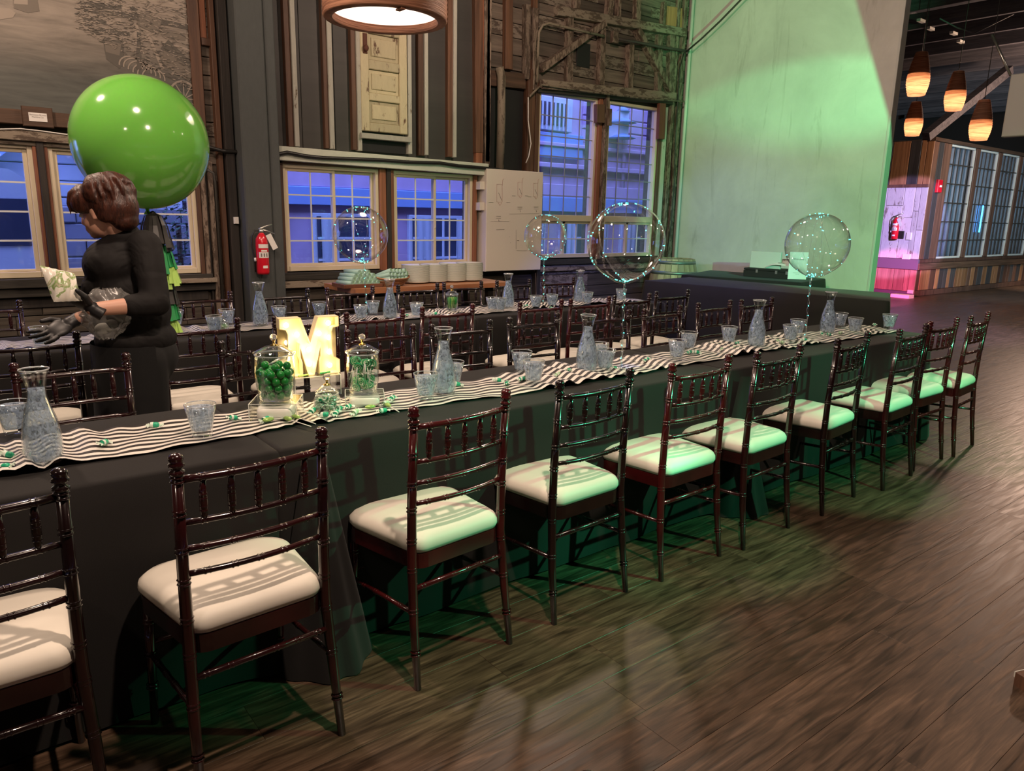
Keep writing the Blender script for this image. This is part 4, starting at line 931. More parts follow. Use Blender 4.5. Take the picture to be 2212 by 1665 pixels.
# front row: local +y points at the table; given by the two feet in the photo
G1='chiavari chairs along the near side of the front table'
front=[((-210,1800),(224,1690),'mahogany_dark','cut off by the left edge of the photo'),
((432,1655),(728,1590),'mahogany','second from the left in the near row'),
((900,1490),(1103,1388),'mahogany_red','third of the near row, right of the trailing cloth corner'),
((1196,1348),(1352,1277),'mahogany_dark','fourth of the near row, almost black frame'),
((1427,1255),(1554,1200),'mahogany_red','fifth of the near row, cherry red frame'),
((1605,1187),(1702,1140),'mahogany','sixth of the near row, right of the cherry red one'),
((1777,1114),(1842,1073),'mahogany_dark','seventh of the near row, dark frame beside the cloth fold'),
((1905,1060),(1968,1027),'mahogany','eighth of the near row, third from the far end'),
((1971,1017),(2034,991),'mahogany_red','ninth of the near row, second from the far end'),
((2057,988),(2102,960),'mahogany_red','last of the near row, past the far end of the table')]
for i,(a,b,k,l) in enumerate(front):
    A=atz(*a,0); B=atz(*b,0)
    if i==0: A=Vector((-.20,1.805,0)); B=Vector((.19,1.805,0))
    if i==1: A=Vector((.414,1.768,0)); B=Vector((.797,1.79,0))
    c=(A+B)/2; an=math.atan2(B.y-A.y,B.x-A.x)
    if i>=2: an=max(-.06,min(.10,an))
    n=Vector((-math.sin(an),math.cos(an),0)); c=c+n*.035
    chair(c.x,c.y,an,'chair with ivory cushion, '+l,G1,k)
chair(.292,.468,0,'chair whose single dark finial just shows at the bottom edge of the photo','chair nearest the camera')
def rowchair(pL,pR,Y,label,group,kind,rz=None):
    Pm=[aty(*p,Y) for p in (pL,pR) if p]
    if len(Pm)==2:
        x=(Pm[0].x+Pm[1].x)/2
    elif pL: x=Pm[0].x+W2
    else: x=Pm[0].x-W2
    chair(x,Y,rz,label,group,kind)
G2='chairs along the far side of the front table'
back=[((34.6,782.7),(268,760),3.22,'directly behind the large left carafe'),
((478.4,733.7),None,3.31,'behind the gumball jar and the lit letter'),
((758,709.3),(887,699),3.34,'behind the lollipop jar'),
((939,697.5),(1054.5,688.5),3.29,'behind the second large carafe'),
((1099.5,680),(1207.5,676.6),3.32,'behind the pair of glasses left of the middle carafe'),
((1270,674),(1355,666.7),3.24,'behind the middle carafe, crossed by the big balloon stick'),
((1393.7,665),(1470.6,657.6),3.22,'right of the big balloon stick'),
((1516.7,652),(1573,646),3.27,'second from the far end, green glint on its right post'),
((1612,643.6),(1661,642),3.24,'at the far end, behind the fourth carafe')]
kr=random.Random(4)
for (a,b,Y,l),rz in zip(back,[PI+.05,PI-.06,PI+.03,PI,PI+.04,PI-.03,PI+.05,PI+.02,PI-.02]):
    rowchair(a,b,Y,'dark chair facing the camera, '+l,G2,kr.choice(['mahogany','mahogany_dark']),rz)
G3='chairs along the near side of the back table'
mid=[(None,(164,715),3.92,'mahogany_dark','left of the standing person, at the left edge'),
(None,(512,679),4.02,'mahogany','just right of the standing person'),
((598,677.6),(722.6,669),4.0,'mahogany','hidden behind the lit letter'),
((750.7,670.4),(866,662),3.96,'mahogany_red','right of the lit letter'),
((918,658.7),(1013.9,653),3.97,'mahogany_red','in front of the greenery jar'),
((1128,650.4),(1207.5,646.8),3.9,'mahogany_red','left of the middle carafe'),
((1237,645),(1310.6,639.6),3.88,'mahogany_red','over the middle carafe, fourth from the far end'),
((1333.7,636.9),(1395.6,630.5),3.9,'mahogany','behind the big balloon stick'),
((1426.8,628.7),(1476,622.4),3.97,'mahogany_dark','at the far end, beside the black draped tables')]
for a,b,Y,k,l in mid: rowchair(a,b,Y,'chair seen from behind, '+l,G3,k,kr.uniform(-.04,.05))
G4='chairs along the wall side of the back table'
far=[(None,(42,652),5.38,'at the left edge below the window'),
((384.4,633.3),(489.3,626.1),5.36,'right of the person, behind the small glass jar'),
(None,(665.6,624.3),5.32,'in front of the grey column'),
((711.7,620.7),(801,619.8),5.32,'in front of the left end of the wooden console'),
((862.9,619.4),(943.3,618.9),5.30,'between the far carafe and the greenery jar'),
((965,616),(1035.5,614.4),5.30,'behind the greenery jar'),
((1077,611.6),(1141.5,608),5.30,'below the white box, behind the third far carafe'),
((1177,609),(1236,603.4),5.30,'right of the far thin balloon stick, second from last')]
for a,b,Y,l in far: rowchair(a,b,Y,'dark chair on the wall side, '+l,G4,kr.choice(['mahogany','mahogany_dark']),PI+kr.uniform(-.05,.05))

# ================================================================= CLOTHS
def cloth(name,poly,zt,zb,label,mat='black_cloth',amp=.028,seed=1,flat=(),flare=()):
    """poly: counter-clockwise corners; a fitted top with a falling, folded skirt"""
    rn=random.Random(seed); n=len(poly); P=[Vector((p[0],p[1],0)) for p in poly]; ring=[]
    u=0
    for i in range(n):
        a,b=P[i],P[(i+1)%n]; L=(b-a).length; k=max(2,int(L/.028)); d=(b-a).normalized(); nr=Vector((d.y,-d.x,0))
        for j in range(k):
            t=j/k; s=t*L; corner=min(s,L-s)
            nn=nr
            if corner<.03:                # round the corner
                o=P[i-1]-a; prevd=(a-P[i-1]).normalized(); pn=Vector((prevd.y,-prevd.x,0))
                nn=(pn+nr).normalized() if s<.03 else nr
            ring.append((a+d*s,nn,u+s,corner,i)); 
        u+=L
    ph=[rn.uniform(0,6.28) for _ in range(6)]; fq=[rn.uniform(5,8),rn.uniform(11,15),rn.uniform(19,26)]
    N=len(ring); rows=[(-.012,0,0),(0,.003,0),(.006,.010,0)]+[(.010,.02+(zt-zb-.02)*q/9,q/9) for q in range(1,10)]
    V=[]
    for off,dz,w_ in rows:
        for (p,nn,uu,c,i) in ring:
            f=(math.sin(uu*fq[0]+ph[0])*.6+math.sin(uu*fq[1]+ph[1]+2*math.sin(uu*1.7+ph[3]))*.5+math.sin(uu*fq[2]+ph[2])*.18)
            a_=amp*(0 if i in flat else 1)
            cf=math.exp(-(c/.12)**2)*.06*(0 if i in flat else 1)
            o=off+ (a_*(.55+.45*f)*w_**.8 + cf*w_ + .015*w_*(0 if i in flat else 1))
            if i in flat: o=off-.012*0
            V.append((p.x+nn.x*o,p.y+nn.y*o,zt-dz))
    mb=MB(); mb.add(V,[(r*N+j,(r+1)*N+j,(r+1)*N+(j+1)%N,r*N+(j+1)%N) for r in range(len(rows)-1) for j in range(N)],True)
    mb.f.append(tuple(range(N))); mb.sm.append(True)
    o=mb.build(name,M[mat]); tag(o,label,'tablecloth','black tablecloths'); return o
TZ=.75
T1Y0,T1Y1=2.25,2.95
def tabletop(x0,x1,y0,y1,label,zt=TZ):
    e=empty('folding_table',((x0+x1)/2,(y0+y1)/2,0),0,label,'table','folding tables under the cloths'); hx=(x1-x0)/2-.03; hy=(y1-y0)/2-.03
    MB().cbox(-hx,hx,-hy,hy,zt-.045,zt-.006,.006).build('tabletop',M['shell'],e)
    for sx in (-1,1):
        for sy in (-1,1): MB().tube([(sx*(hx-.25),sy*(hy-.06),0.0),(sx*(hx-.25),sy*(hy-.06),zt-.045)],.014,8).build('leg',M['dark_pipe'],e)
for i,(a,b,fl,l) in enumerate([(-1.6,.825,(1,),'nearest cloth of the front table, its corner reaching the floor'),(.835,3.20,(1,3),'middle cloth of the front table under the lit letter'),(3.21,5.50,(3,),'far cloth of the front table, green in the stage light')]):
    tabletop(a,b,T1Y0,T1Y1,'folding table hidden under the '+l.split(',')[0].split(' under')[0])
    cloth('tablecloth',[(a,T1Y0),(b,T1Y0),(b,T1Y1),(a,T1Y1)],TZ,.012,'black tablecloth, '+l,seed=5+i,flat=fl,amp=.022)
T2Y0,T2Y1=4.50,5.14
for i,(a,b,fl,l) in enumerate([(-1.4,1.02,(1,),'left cloth of the back table, behind the person'),(1.03,3.2,(1,3),'middle cloth of the back table'),(3.21,5.32,(3,),'right cloth of the back table, ending at the draped buffet')]):
    tabletop(a,b,T2Y0,T2Y1,'folding table hidden under the '+l.split(',')[0])
    cloth('tablecloth',[(a,T2Y0),(b,T2Y0),(b,T2Y1),(a,T2Y1)],TZ,.012,'black tablecloth, '+l,seed=15+i,flat=fl,amp=.022)
# puddled corner of the first cloth and the loose fold by the second seam
def corner_flare(x,y,w_,label,seed):
    mb=MB(); rn=random.Random(seed)
    def f(u,v):
        xx=x+(u-.5)*w_*(.25+.95*v); yy=y-.015-(.03+.15*v**1.6)*math.sin(PI*u)**.7-.012*math.sin(u*22)*v; return (xx,yy,TZ-.03-(TZ-.034)*v)
    mb.grid(f,26,14); o=mb.build('cloth_fold',M['black_cloth']); tag(o,label,'tablecloth'); return o
corner_flare(.93,T1Y0-.03,.30,'overhanging corner of black cloth trailing to the floor between the second and third near chairs',3)
corner_flare(3.28,T1Y0-.03,.34,'loose dark fold where the middle and far cloths of the front table meet',8)
# buffet tables against the plaster wall
nb=[atz(1380,607,.9),atz(1915,652,.9),atz(1905,633,.9),atz(1386,594,.9)]
A=[(5.62,5.02),(6.02,2.80),(6.74,3.14),(6.42,5.12)]
cloth('tablecloth',A,.90,.015,'black cloth over the long buffet table, blue light on its left end',seed=31,amp=.03)
B=[(7.02,5.70),(7.42,4.42),(8.24,4.60),(8.05,6.08)]
cloth('tablecloth',B,.862,.015,'black cloth over the rear buffet table under the plaster wall, holding the black case',seed=33,amp=.03)
def under(poly,zt,label):
    c=sum((Vector((*p,0)) for p in poly),Vector())/len(poly); e=empty('folding_table',(c.x,c.y,0),0,label,'table','folding tables under the cloths')
    q=[((p[0]-c.x)*.93,(p[1]-c.y)*.93) for p in poly]
    MB().prism(q,lambda p:(p[0],p[1],zt-.05),lambda p:(p[0],p[1],zt-.008)).build('tabletop',M['shell'],e)
    for p in q: MB().tube([(p[0]*.85,p[1]*.85,0),(p[0]*.85,p[1]*.85,zt-.05)],.014,8).build('leg',M['dark_pipe'],e)
under(A,.90,'tall folding table hidden under the long buffet cloth'); under(B,.862,'tall folding table hidden under the rear buffet cloth')

# ================================================================= RUNNERS
def runner_mesh(x0,x1,yc,w_,seed,label):
    rn=random.Random(seed); ph=[rn.uniform(0,6.28) for _ in range(8)]
    L=x1-x0
    creases=[(rn.uniform(x0,x1),rn.uniform(.05,.16),rn.uniform(-1,1)) for _ in range(int(L*2.6))]
    def f(u,v):
        x=x0+u*L; t=v-.5
        dy=.020*math.sin(x*2.1+ph[0])+.008*math.sin(x*9+ph[1]); ww=w_*(1+.05*math.sin(x*3.3+ph[2]))
        z=.0045+.0035*(1+math.sin(x*17+ph[3]+6*t))*(.4+abs(t))+.0022*(1+math.sin(x*41+ph[4]-9*t))
        y=yc+dy+t*ww
        for cx,cw,sg in creases:
            g=math.exp(-((x-cx-sg*t*.25)/cw)**2); y+=sg*.024*g*math.sin((x-cx)/cw*3.0); z+=.008*g*(1+math.cos((x-cx)/cw*9))
        return (x,y,TZ+z)
    mb=MB().grid(f,int(L/.014),22); o=mb.build('table_runner',M['runner']); return tag(o,label,'table runner','striped table runners')
R1Y=2.59; R2Y=4.79
runner_mesh(-.9,5.46,R1Y,.325,2,'wrinkled black and white striped runner along the front table')
runner_mesh(-1.0,5.22,R2Y,.30,6,'wrinkled black and white striped runner along the back table')
ZR=TZ+.012
# ================================================================= GLASSWARE
def carafe_parts():
    H=.262; out=[(.0,0),(.043,0),(.047,.006),(.049,.03),(.0485,.075),(.043,.115),(.033,.150),(.0255,.180),(.0235,.200),(.0255,.222),(.031,.245),(.036,.258),(.037,H)]
    inn=[(.035,H),(.0335,.256),(.0285,.244),(.023,.222),(.021,.200),(.023,.180),(.0305,.150),(.0405,.115),(.0455,.075),(.046,.03),(.043,.010),(0,.009)]
    g=MB().lathe(out+inn,32).mesh('glass_body',M['glass'])
    w_=MB().lathe([(0,.010),(.042,.011),(.0452,.03),(.0448,.075),(.0398,.115),(.0298,.150),(.0223,.180),(.0203,.200),(.0205,.208),(0,.210)],28).mesh('iced_water',M['ice'])
    r=MB().lathe([(.0352,H-.001),(.0368,H+.0015),(.0376,H-.0005),(.0365,H-.003)],32,close=True).mesh('rim',M['rim'])
    return [('glass_body',g),('iced_water',w_),('rim',r)]
def glass_parts():
    H=.092; out=[(0,0),(.0265,0),(.028,.004),(.028,.012),(.030,.022),(.0435,H)]
    inn=[(.0418,H),(.0285,.024),(.026,.017),(0,.016)]
    g=MB().lathe(out+inn,28).mesh('glass_body',M['glass'])
    w_=MB().lathe([(0,.017),(.0255,.018),(.028,.025),(.0395,.080),(.036,.083),(0,.082)],24).mesh('iced_water',M['ice'])
    r=MB().lathe([(.0420,H-.001),(.0430,H+.001),(.0440,H-.0006),(.0432,H-.002)],28,close=True).mesh('rim',M['rim'])
    return [('glass_body',g),('iced_water',w_),('rim',r)]
CP=carafe_parts(); GP=glass_parts(); SCL={'c':1.06,'g':1.17}
def put(kind,p,label,group):
    e=empty('carafe' if kind is CP else 'tumbler',(p.x,p.y,p.z),random.uniform(0,6),label,'carafe' if kind is CP else 'glass',group)
    k_=SCL['c'] if kind is CP else SCL['g']; e.scale=(k_,k_,k_)
    for n,me in kind: share(n,me,e)
    return e
def on1(px,py,z=None): p=atz(px,py,ZR); return Vector((p.x,p.y,ZR if z is None else z))
GA='water carafes'; GB='water tumblers on the front table'; GC='water tumblers on the back table'
for px,py,l in [(97,996,'largest carafe of ice water, at the left end of the front table'),(958,849,'carafe of ice water right of the lollipop jar'),(1266,802,'carafe of ice water just left of the big balloon stick'),(1632,748,'half full looking carafe on the front table between the two balloons'),(1786,718,'farthest carafe on the front table, right of the second balloon')]:
    put(CP,on1(px,py),'clear glass '+l,GA)
for px,py,l in [(563,702,'left of the lit letter'),(843,694,'behind the lollipop jar, before the napkin basket'),(1097,665,'below the white box'),(1251,652,'farthest one, left of the big balloon')]:
    p=on1(px,py); p.y=max(4.68,min(4.92,p.y)); q=aty(px,py,p.y); put(CP,Vector((q.x,p.y,ZR)),'carafe of ice water on the back table, '+l,GA)
for px,py,l in [(437,940,'left of the gumball jar'),(20,905,'half hidden behind the left carafe'),(920,862,'in front of the second carafe'),(978,832,'behind the second carafe'),(1126,806,'rear one of the pair left of the middle carafe'),(1152,829,'front one of the pair left of the middle carafe'),(1292,785,'behind the middle carafe on its right'),(1306,801,'right of the middle carafe'),(1461,777,'front one of the pair under the big balloon'),(1486,757,'rear one of the pair under the big balloon'),(1573,743,'alone left of the fourth carafe'),(1706,739,'front one left of the second balloon stick'),(1721,725,'rear one left of the second balloon stick'),(1813,708,'behind the farthest carafe'),(1845,720,'right of the farthest carafe'),(1919,711,'at the very far end of the front table')]:
    q=on1(px,py)
    if q.y<2.36: q.y=2.36
    if q.y>2.86: q.y=2.86
    put(GP,q,'water tumbler, front table, '+l,GB)
for px,py,l in [(90,752,'under the reaching gloved hand'),(381,706,'by the green tassels'),(465,722,'left of the glass candy bowl'),(492,704,'right of the glass candy bowl'),(604,696,'beside the left carafe'),(690,684,'over the lit letter'),(780,692,'front one left of the far thin balloon stick'),(806,682,'rear one right of the far thin balloon stick'),(900,686,'in front of the console, alone'),(1063,672,'rear one by the carafe under the white box'),(1080,678,'front one by the carafe under the white box'),(1157,668,'left of the small balloon stick'),(1192,664,'right of the small balloon stick'),(1268,658,'beside the farthest back carafe'),(1341,650,'behind the big balloon stick')]:
    q=on1(px,py); q.y=max(4.62,min(4.98,q.y)); r_=aty(px,py,q.y); put(GP,Vector((r_.x,q.y,ZR)),'water tumbler, back table, '+l,GC)

# ================================================================= ACRYLIC RISERS + JARS
def riser(c,wx,wy,h,rz,label):
    e=empty('acrylic_riser',c,rz,label,'display riser'); t=.004
    hx,hy=wx/2,wy/2
    MB().cbox(-hx,hx,-hy,hy,h-t,h,.0008).build('top_panel',M['acrylic'],e)
    for a,b,c_,d in ((-hx,-hx+t,-hy,hy),(hx-t,hx,-hy,hy)): MB().box(a,b,c_,d,0,h-t).build('side_panel',M['acrylic'],e)
    MB().box(-hx+t,hx-t,hy-t,hy,0,h-t).build('side_panel',M['acrylic'],e)
    ed=MB()
    for sx in (-1,1):
        for sy in (-1,1): ed.box(sx*hx-.0012,sx*hx+.0012,sy*hy-.0012,sy*hy+.0012,0,h)
    for sy in (-1,1): ed.box(-hx,hx,sy*hy-.0012,sy*hy+.0012,h-.0012,h+.0008)
    for sx in (-1,1): ed.box(sx*hx-.0012,sx*hx+.0012,-hy,hy,h-.0012,h+.0008)
    ed.build('polished_edge',M['acrylic_edge'],e); return e
def lidknob(par,z,s=1.0):
    MB().lathe([(0,0),(.016*s,0),(.017*s,.003),(.006*s,.006),(.005*s,.016),(.008*s,.020),(.005*s,.024),(0,.024)],14,(0,0,z)).build('brass_stem',M['brass'],par)
    k=MB(); n=10
    P=[]
    prof=[(0.003,.022),(.012,.028),(.0165,.037),(.0155,.046),(.008,.054),(.0,.056)]
    for r,zz in prof:
        for i in range(20): a=2*PI*i/20; P.append((r*s*(1+(.10 if i%4<2 else -.06))*math.cos(a),r*s*(1+(.10 if i%4<2 else -.06))*math.sin(a),z+zz*s))
    k.add(P,[(j*20+i,j*20+(i+1)%20,(j+1)*20+(i+1)%20,(j+1)*20+i) for j in range(5) for i in range(20)],True); k.build('crystal_knob',M['crystal'],par)
def jar(c,R,H,label,kind='tall'):
    e=empty('glass_jar',c,0,label,'glass jar')
    if kind=='tall': out=[(0,0),(R*.78,0),(R*.84,.006),(R*.97,H*.35),(R,H*.6),(R*.97,H*.85),(R*.93,H)]
    else: out=[(0,0),(R*.55,0),(R*.66,.006),(R*.95,H*.32),(R,H*.52),(R*.90,H*.82),(R*.76,H)]
    t=.003; inn=[(max(r-t,0),z if z>.006 else .006) for r,z in reversed(out)]
    MB().lathe(out+inn,36).build('glass_body',M['glass'],e)
    rt=out[-1][0]
    MB().lathe([(rt-.002,H-.001),(rt+.004,H),(rt+.004,H+.004),(rt-.002,H+.003)],36,close=True).build('rim',M['rim'],e)
    lid=MB().lathe([(rt+.008,H+.004),(rt+.009,H+.009),(rt*.9,H+.016),(rt*.5,H+.030),(0,H+.036),(0,H+.033),(rt*.5,H+.026),(rt*.88,H+.012),(rt,H+.005)],36).build('lid',M['glass'],e)
    lidknob(e,H+.033,.78); return e
def at1(px,py,z): p=atz(px,py,z); return p
# left riser, white block, gumball jar
RZ1=-.12
r1=at1(601,872,ZR); r1=Vector((r1.x,r1.y,ZR))
jx,jy=atz(597,862,ZR+.062).x,atz(597,862,ZR+.062).y
riser((jx,jy,ZR),.165,.150,.062,-.55,'clear acrylic riser under the gumball jar')
blk=MB()
def rblock(c,sx,sy,sz,rz,label,name='white_cushion_block'):
    mb=MB(); n=24
    ly=[(.86,0),(.97,.12),(1,.35),(1,.65),(.97,.88),(.86,1)]
    V=[]
    for k,z in ly:
        for i in range(n):
            a=2*PI*i/n; cx=math.copysign(abs(math.cos(a))**.35,math.cos(a)); cy=math.copysign(abs(math.sin(a))**.35,math.sin(a)); V.append((cx*sx/2*k,cy*sy/2*k,z*sz))
    mb.add(V,[(j*n+i,j*n+(i+1)%n,(j+1)*n+(i+1)%n,(j+1)*n+i) for j in range(5) for i in range(n)],True); mb.f+=[tuple(reversed(range(n))),tuple(5*n+i for i in range(n))]; mb.sm+=[False,False]
    return tag(mb.build(name,M['white_block'],None,c,rz),label,'block')
rblock((jx-.004,jy-.01,ZR),.128,.125,.045,-.55,'smooth white rounded block inside the riser under the gumball jar')
jar1=jar((jx,jy,ZR+.063),.071,.165,'barrel shaped glass jar full of green gumballs with crystal knob lid')
gm=MB().ball((0,0,0),.0148,16,12).mesh('gumball',M['gum']); gr_=random.Random(12)
placed=[]
def jr(z): 
    t=z/.165; return .071*(.80+.17*min(1,t/.35) if t<.35 else .97+.03*min(1,(t-.35)/.25))-.0035
layer=0; z=.022
while z<.118:
    R=jr(z)-.0155; k=int(2*PI*R/.0308); off=layer*.5*2*PI/k
    for i in range(k): a=off+2*PI*i/k; placed.append((R*math.cos(a),R*math.sin(a),z+gr_.uniform(-.0012,.0012)))
    if R-.030>0.01:
        k2=int(2*PI*(R-.030)/.0312)
        for i in range(k2): a=off+2*PI*i/k2+.3; placed.append(((R-.030)*math.cos(a),(R-.030)*math.sin(a),z))
    z+=.0262; layer+=1
for i,(a,r_) in enumerate([(0.3,.02),(2.4,.035),(4.4,.042),(5.6,.045)]): placed.append((r_*math.cos(a),r_*math.sin(a),z-.001))
for p in placed:
    o=share('gumball',gm,None,(jx+p[0],jy+p[1],ZR+.063+p[2])); tag(o,'round green gumball in the left glass jar, %s'%['lowest layer','second layer up','third layer up','upper layer','loose on top'][min(4,int((p[2]-.018)/.0255))],'gumball','gumballs in the left jar')
# metal scoop handle in the jar
sc=empty('tongs',(jx,jy,ZR+.063),0,'thin clear tongs leaning inside the gumball jar','tongs')
for s in (-1,1): MB().tube([(-.02+s*.004,0,.130),(.015+s*.004,.004,.146),(.05+s*.002,.006,.158)],.0022,6).build('arm',M['rim'],sc)
# letter M on its riser
mx,my=atz(668,806,ZR+.085).x,atz(668,806,ZR+.085).y
riser((mx+.015,my,ZR),.19,.135,.083,-.10,'clear acrylic riser under the lit letter M')
px_m=1/ (Vector((mx,my,.8-CAMH)).dot(_f)/FPX)
MW=.238; MH=.235; DEP=.045
le=empty('marquee_letter',(mx,my-.005,ZR+.084),-.13,'cream marquee letter M lit by round warm bulbs','lit letter')
def mpoly():
    w=MW/2; h=MH
    return [(-w,0),(-w,.055),(-w*.80,.068),(-w*.74,.10),(-w*.74,h-.062),(-w*.80,h-.045),(-w,h-.04),(-w,h),(-w*.30,h),(0,h*.54),(w*.30,h),(w,h),(w,h-.04),(w*.80,h-.045),(w*.74,h-.062),(w*.74,.10),(w*.80,.068),(w,.055),(w,0),(w*.30,0),(w*.30,.055),(w*.36,.075),(w*.36,h*.56),(w*.10,0),(-w*.10,0),(-w*.36,h*.56),(-w*.36,.075),(-w*.30,.055),(-w*.30,0)]
MPOL=mpoly()
def tri_prism(name,mat,par,poly,y0,y1):
    me=bpy.data.meshes.new(name); import bmesh
    bm=bmesh.new(); vs=[bm.verts.new((p[0],y0,p[1])) for p in poly]; f=bm.faces.new(vs); bmesh.ops.triangulate(bm,faces=[f],ngon_method='EAR_CLIP')
    geo=bmesh.ops.extrude_face_region(bm,geom=bm.faces[:]); 
    for v in geo['geom']:
        if isinstance(v,bmesh.types.BMVert): v.co.y=y1
    bmesh.ops.recalc_face_normals(bm,faces=bm.faces[:]); bm.to_mesh(me); bm.free(); me.materials.append(M[mat]); o=bpy.data.objects.new(name,me); COL.objects.link(o); o.parent=par; return o
tri_prism('back_plate','marquee',le,MPOL,.022,.018)
wallm=MB(); n=len(MPOL)
for i in range(n):
    a=Vector((MPOL[i][0],0,MPOL[i][1])); b=Vector((MPOL[(i+1)%n][0],0,MPOL[(i+1)%n][1])); d=(b-a).normalized(); nn=Vector((-d.z,0,d.x))*.0015
    V=[]
    for y in (-.026,.022):
        for p in (a-nn,b-nn,b+nn,a+nn): V.append((p.x,y,p.z))
    wallm.add(V,[(0,1,2,3),(7,6,5,4),(0,4,5,1),(1,5,6,2),(2,6,7,3),(3,7,4,0)])
wallm.build('side_band',M['marquee'],le)
for bx,bz in [(-.086,.205),(.086,.205),(-.086,.135),(.086,.145),(-.045,.165),(.045,.165),(0,.10),(-.086,.07),(.086,.085),(-.086,.022),(.086,.028),(0,.04)]:
    b=MB().ball((bx,.004,bz),.0105,12,8).build('bulb',M['bulb'],le); MB().lathe([(.007,0),(.007,.012),(0,.012)],10,(bx,.018,bz),M=Rx(PI/2)).build('socket',M['brass'],b)
light('marquee_glow','POINT',(mx-.02,my-.10,ZR+.19),1.3,(1.0,.76,.42),.05)
# lollipop jar on riser
lx_,ly_=atz(785,848,ZR+.042).x,atz(785,848,ZR+.042).y
riser((lx_+.005,ly_,ZR),.150,.120,.042,-.45,'low clear acrylic riser under the lollipop jar')
rblock((lx_+.0,ly_-.008,ZR),.118,.105,.036,-.45,'smooth white rounded block inside the riser under the lollipop jar')
jar((lx_,ly_,ZR+.043),.063,.158,'barrel shaped glass jar of green swirl lollipops with crystal knob lid')
lolm=MB().lathe([(0,-.004),(.015,-.004),(.018,0),(.015,.004),(0,.004)],18,M=Rx(PI/2)).mesh('candy_disc',M['lolly'])
sp=MB(); P=[]
for i in range(60):
    t=i/59; a=t*4.2*PI; r=.002+.0145*t
    for s in (-1,1): rr=r+s*.0012; P.append((rr*math.cos(a),-.0046,rr*math.sin(a)))
sp.add(P,[(2*i,2*i+1,2*i+3,2*i+2) for i in range(59)]); sp2=MB(); sp2.add([(p[0],.0046,p[2]) for p in P],[(2*i,2*i+2,2*i+3,2*i+1) for i in range(59)])
spm=sp.mesh('swirl',M['lolly_light']); spm2=sp2.mesh('swirl',M['lolly_light']); stm=MB().tube([(0,0,-.016),(0,0,-.085)],.0018,6).mesh('stick',M['white_stick'])
def lollipop(c,rot,label,group):
    e=empty('lollipop',c,0,label,'lollipop',group); e.rotation_euler=rot
    share('candy_disc',lolm,e); share('swirl',spm,e); share('swirl',spm2,e); share('stick',stm,e); return e
lr=random.Random(17)
for i in range(36):
    a=lr.uniform(0,2*PI); r=lr.uniform(.014,.038); zz=.022+.108*(i/36)
    fl=PI if i%3 else lr.uniform(-.6,.6)
    ty=lr.uniform(-.35,.35)+(0 if zz>.09 else PI*0)
    rot=(lr.uniform(-.3,.3),(lr.uniform(-.35,.35) if zz>.095 else PI+lr.uniform(-.5,.5)),lr.uniform(0,PI))
    if zz<.055: rot=(rot[0],PI+lr.uniform(-.25,.25),rot[2])
    elif zz<.095: rot=(rot[0],PI/2+lr.uniform(-.5,.5),rot[2]); r*=.5
    o=lollipop((lx_+r*math.cos(a),ly_+r*math.sin(a),ZR+.047+zz),rot,'green swirl lollipop inside the right glass jar, %s part'%('lower' if zz<.055 else 'middle' if zz<.095 else 'upper'),'lollipops in the right jar')
    o.scale=(1.0,1.0,.55) if .055<=zz<.095 else (1.15,1.15,1.0)
# wrapped candies
def candy_meshes(body,wrap):
    b=MB(); b.lathe([(0,-.012),(.0065,-.011),(.0085,-.006),(.0085,.006),(.0065,.011),(0,.012)],10,M=Ry(PI/2))
    w_=MB()
    for s in (-1,1):
        P=[(s*.0105,0,0)]; n=9
        for i in range(n): a=-1.1+2.2*i/(n-1); P.append((s*(.011+.014*math.cos(a)),.0145*math.sin(a)*1.1,.003*(1 if i%2 else -1)))
        w_.add(P,[(0,i,i+1) for i in range(1,n)])
    w_.lathe([(.0088,-.012),(.0092,-.008),(.0092,-.004),(.0088,-.0035)],10,M=Ry(PI/2))
    return b.mesh('candy_body',M[body]),w_.mesh('wrapper',M[wrap])
CA=candy_meshes('candy','wrapper'); CB=candy_meshes('lolly_light','wrapper'); CC=candy_meshes('gum','wrapper_foil')
def candy(c,rot,km,label,group,s=1.0):
    e=empty('wrapped_candy',c,0,label,'candy',group); e.rotation_euler=rot; e.scale=(s,s,s); share('candy_body',km[0],e); share('wrapper',km[1],e)
# ginger jar of mints
gx,gy=atz(708,888,ZR+.0).x,atz(708,888,ZR+.0).y
jar((gx,gy,ZR),.052,.068,'small round glass bowl jar of pale wrapped mints with crystal knob lid','ginger')
cr=random.Random(23)
for i in range(62):
    a=cr.uniform(0,2*PI); zz=.012+.046*(i/62); Rm={0:.026}.get(0)+ .016*min(1,zz/.03) -(.006 if zz>.05 else 0); r=Rm*math.sqrt(cr.random())*.86
    candy((gx+r*math.cos(a),gy+r*math.sin(a),ZR+zz),(cr.uniform(-1,1),cr.uniform(-.6,.6),cr.uniform(0,PI)),CB if i%3 else CA,'pale green wrapped mint in the small glass bowl','mints in the small bowl',.72)
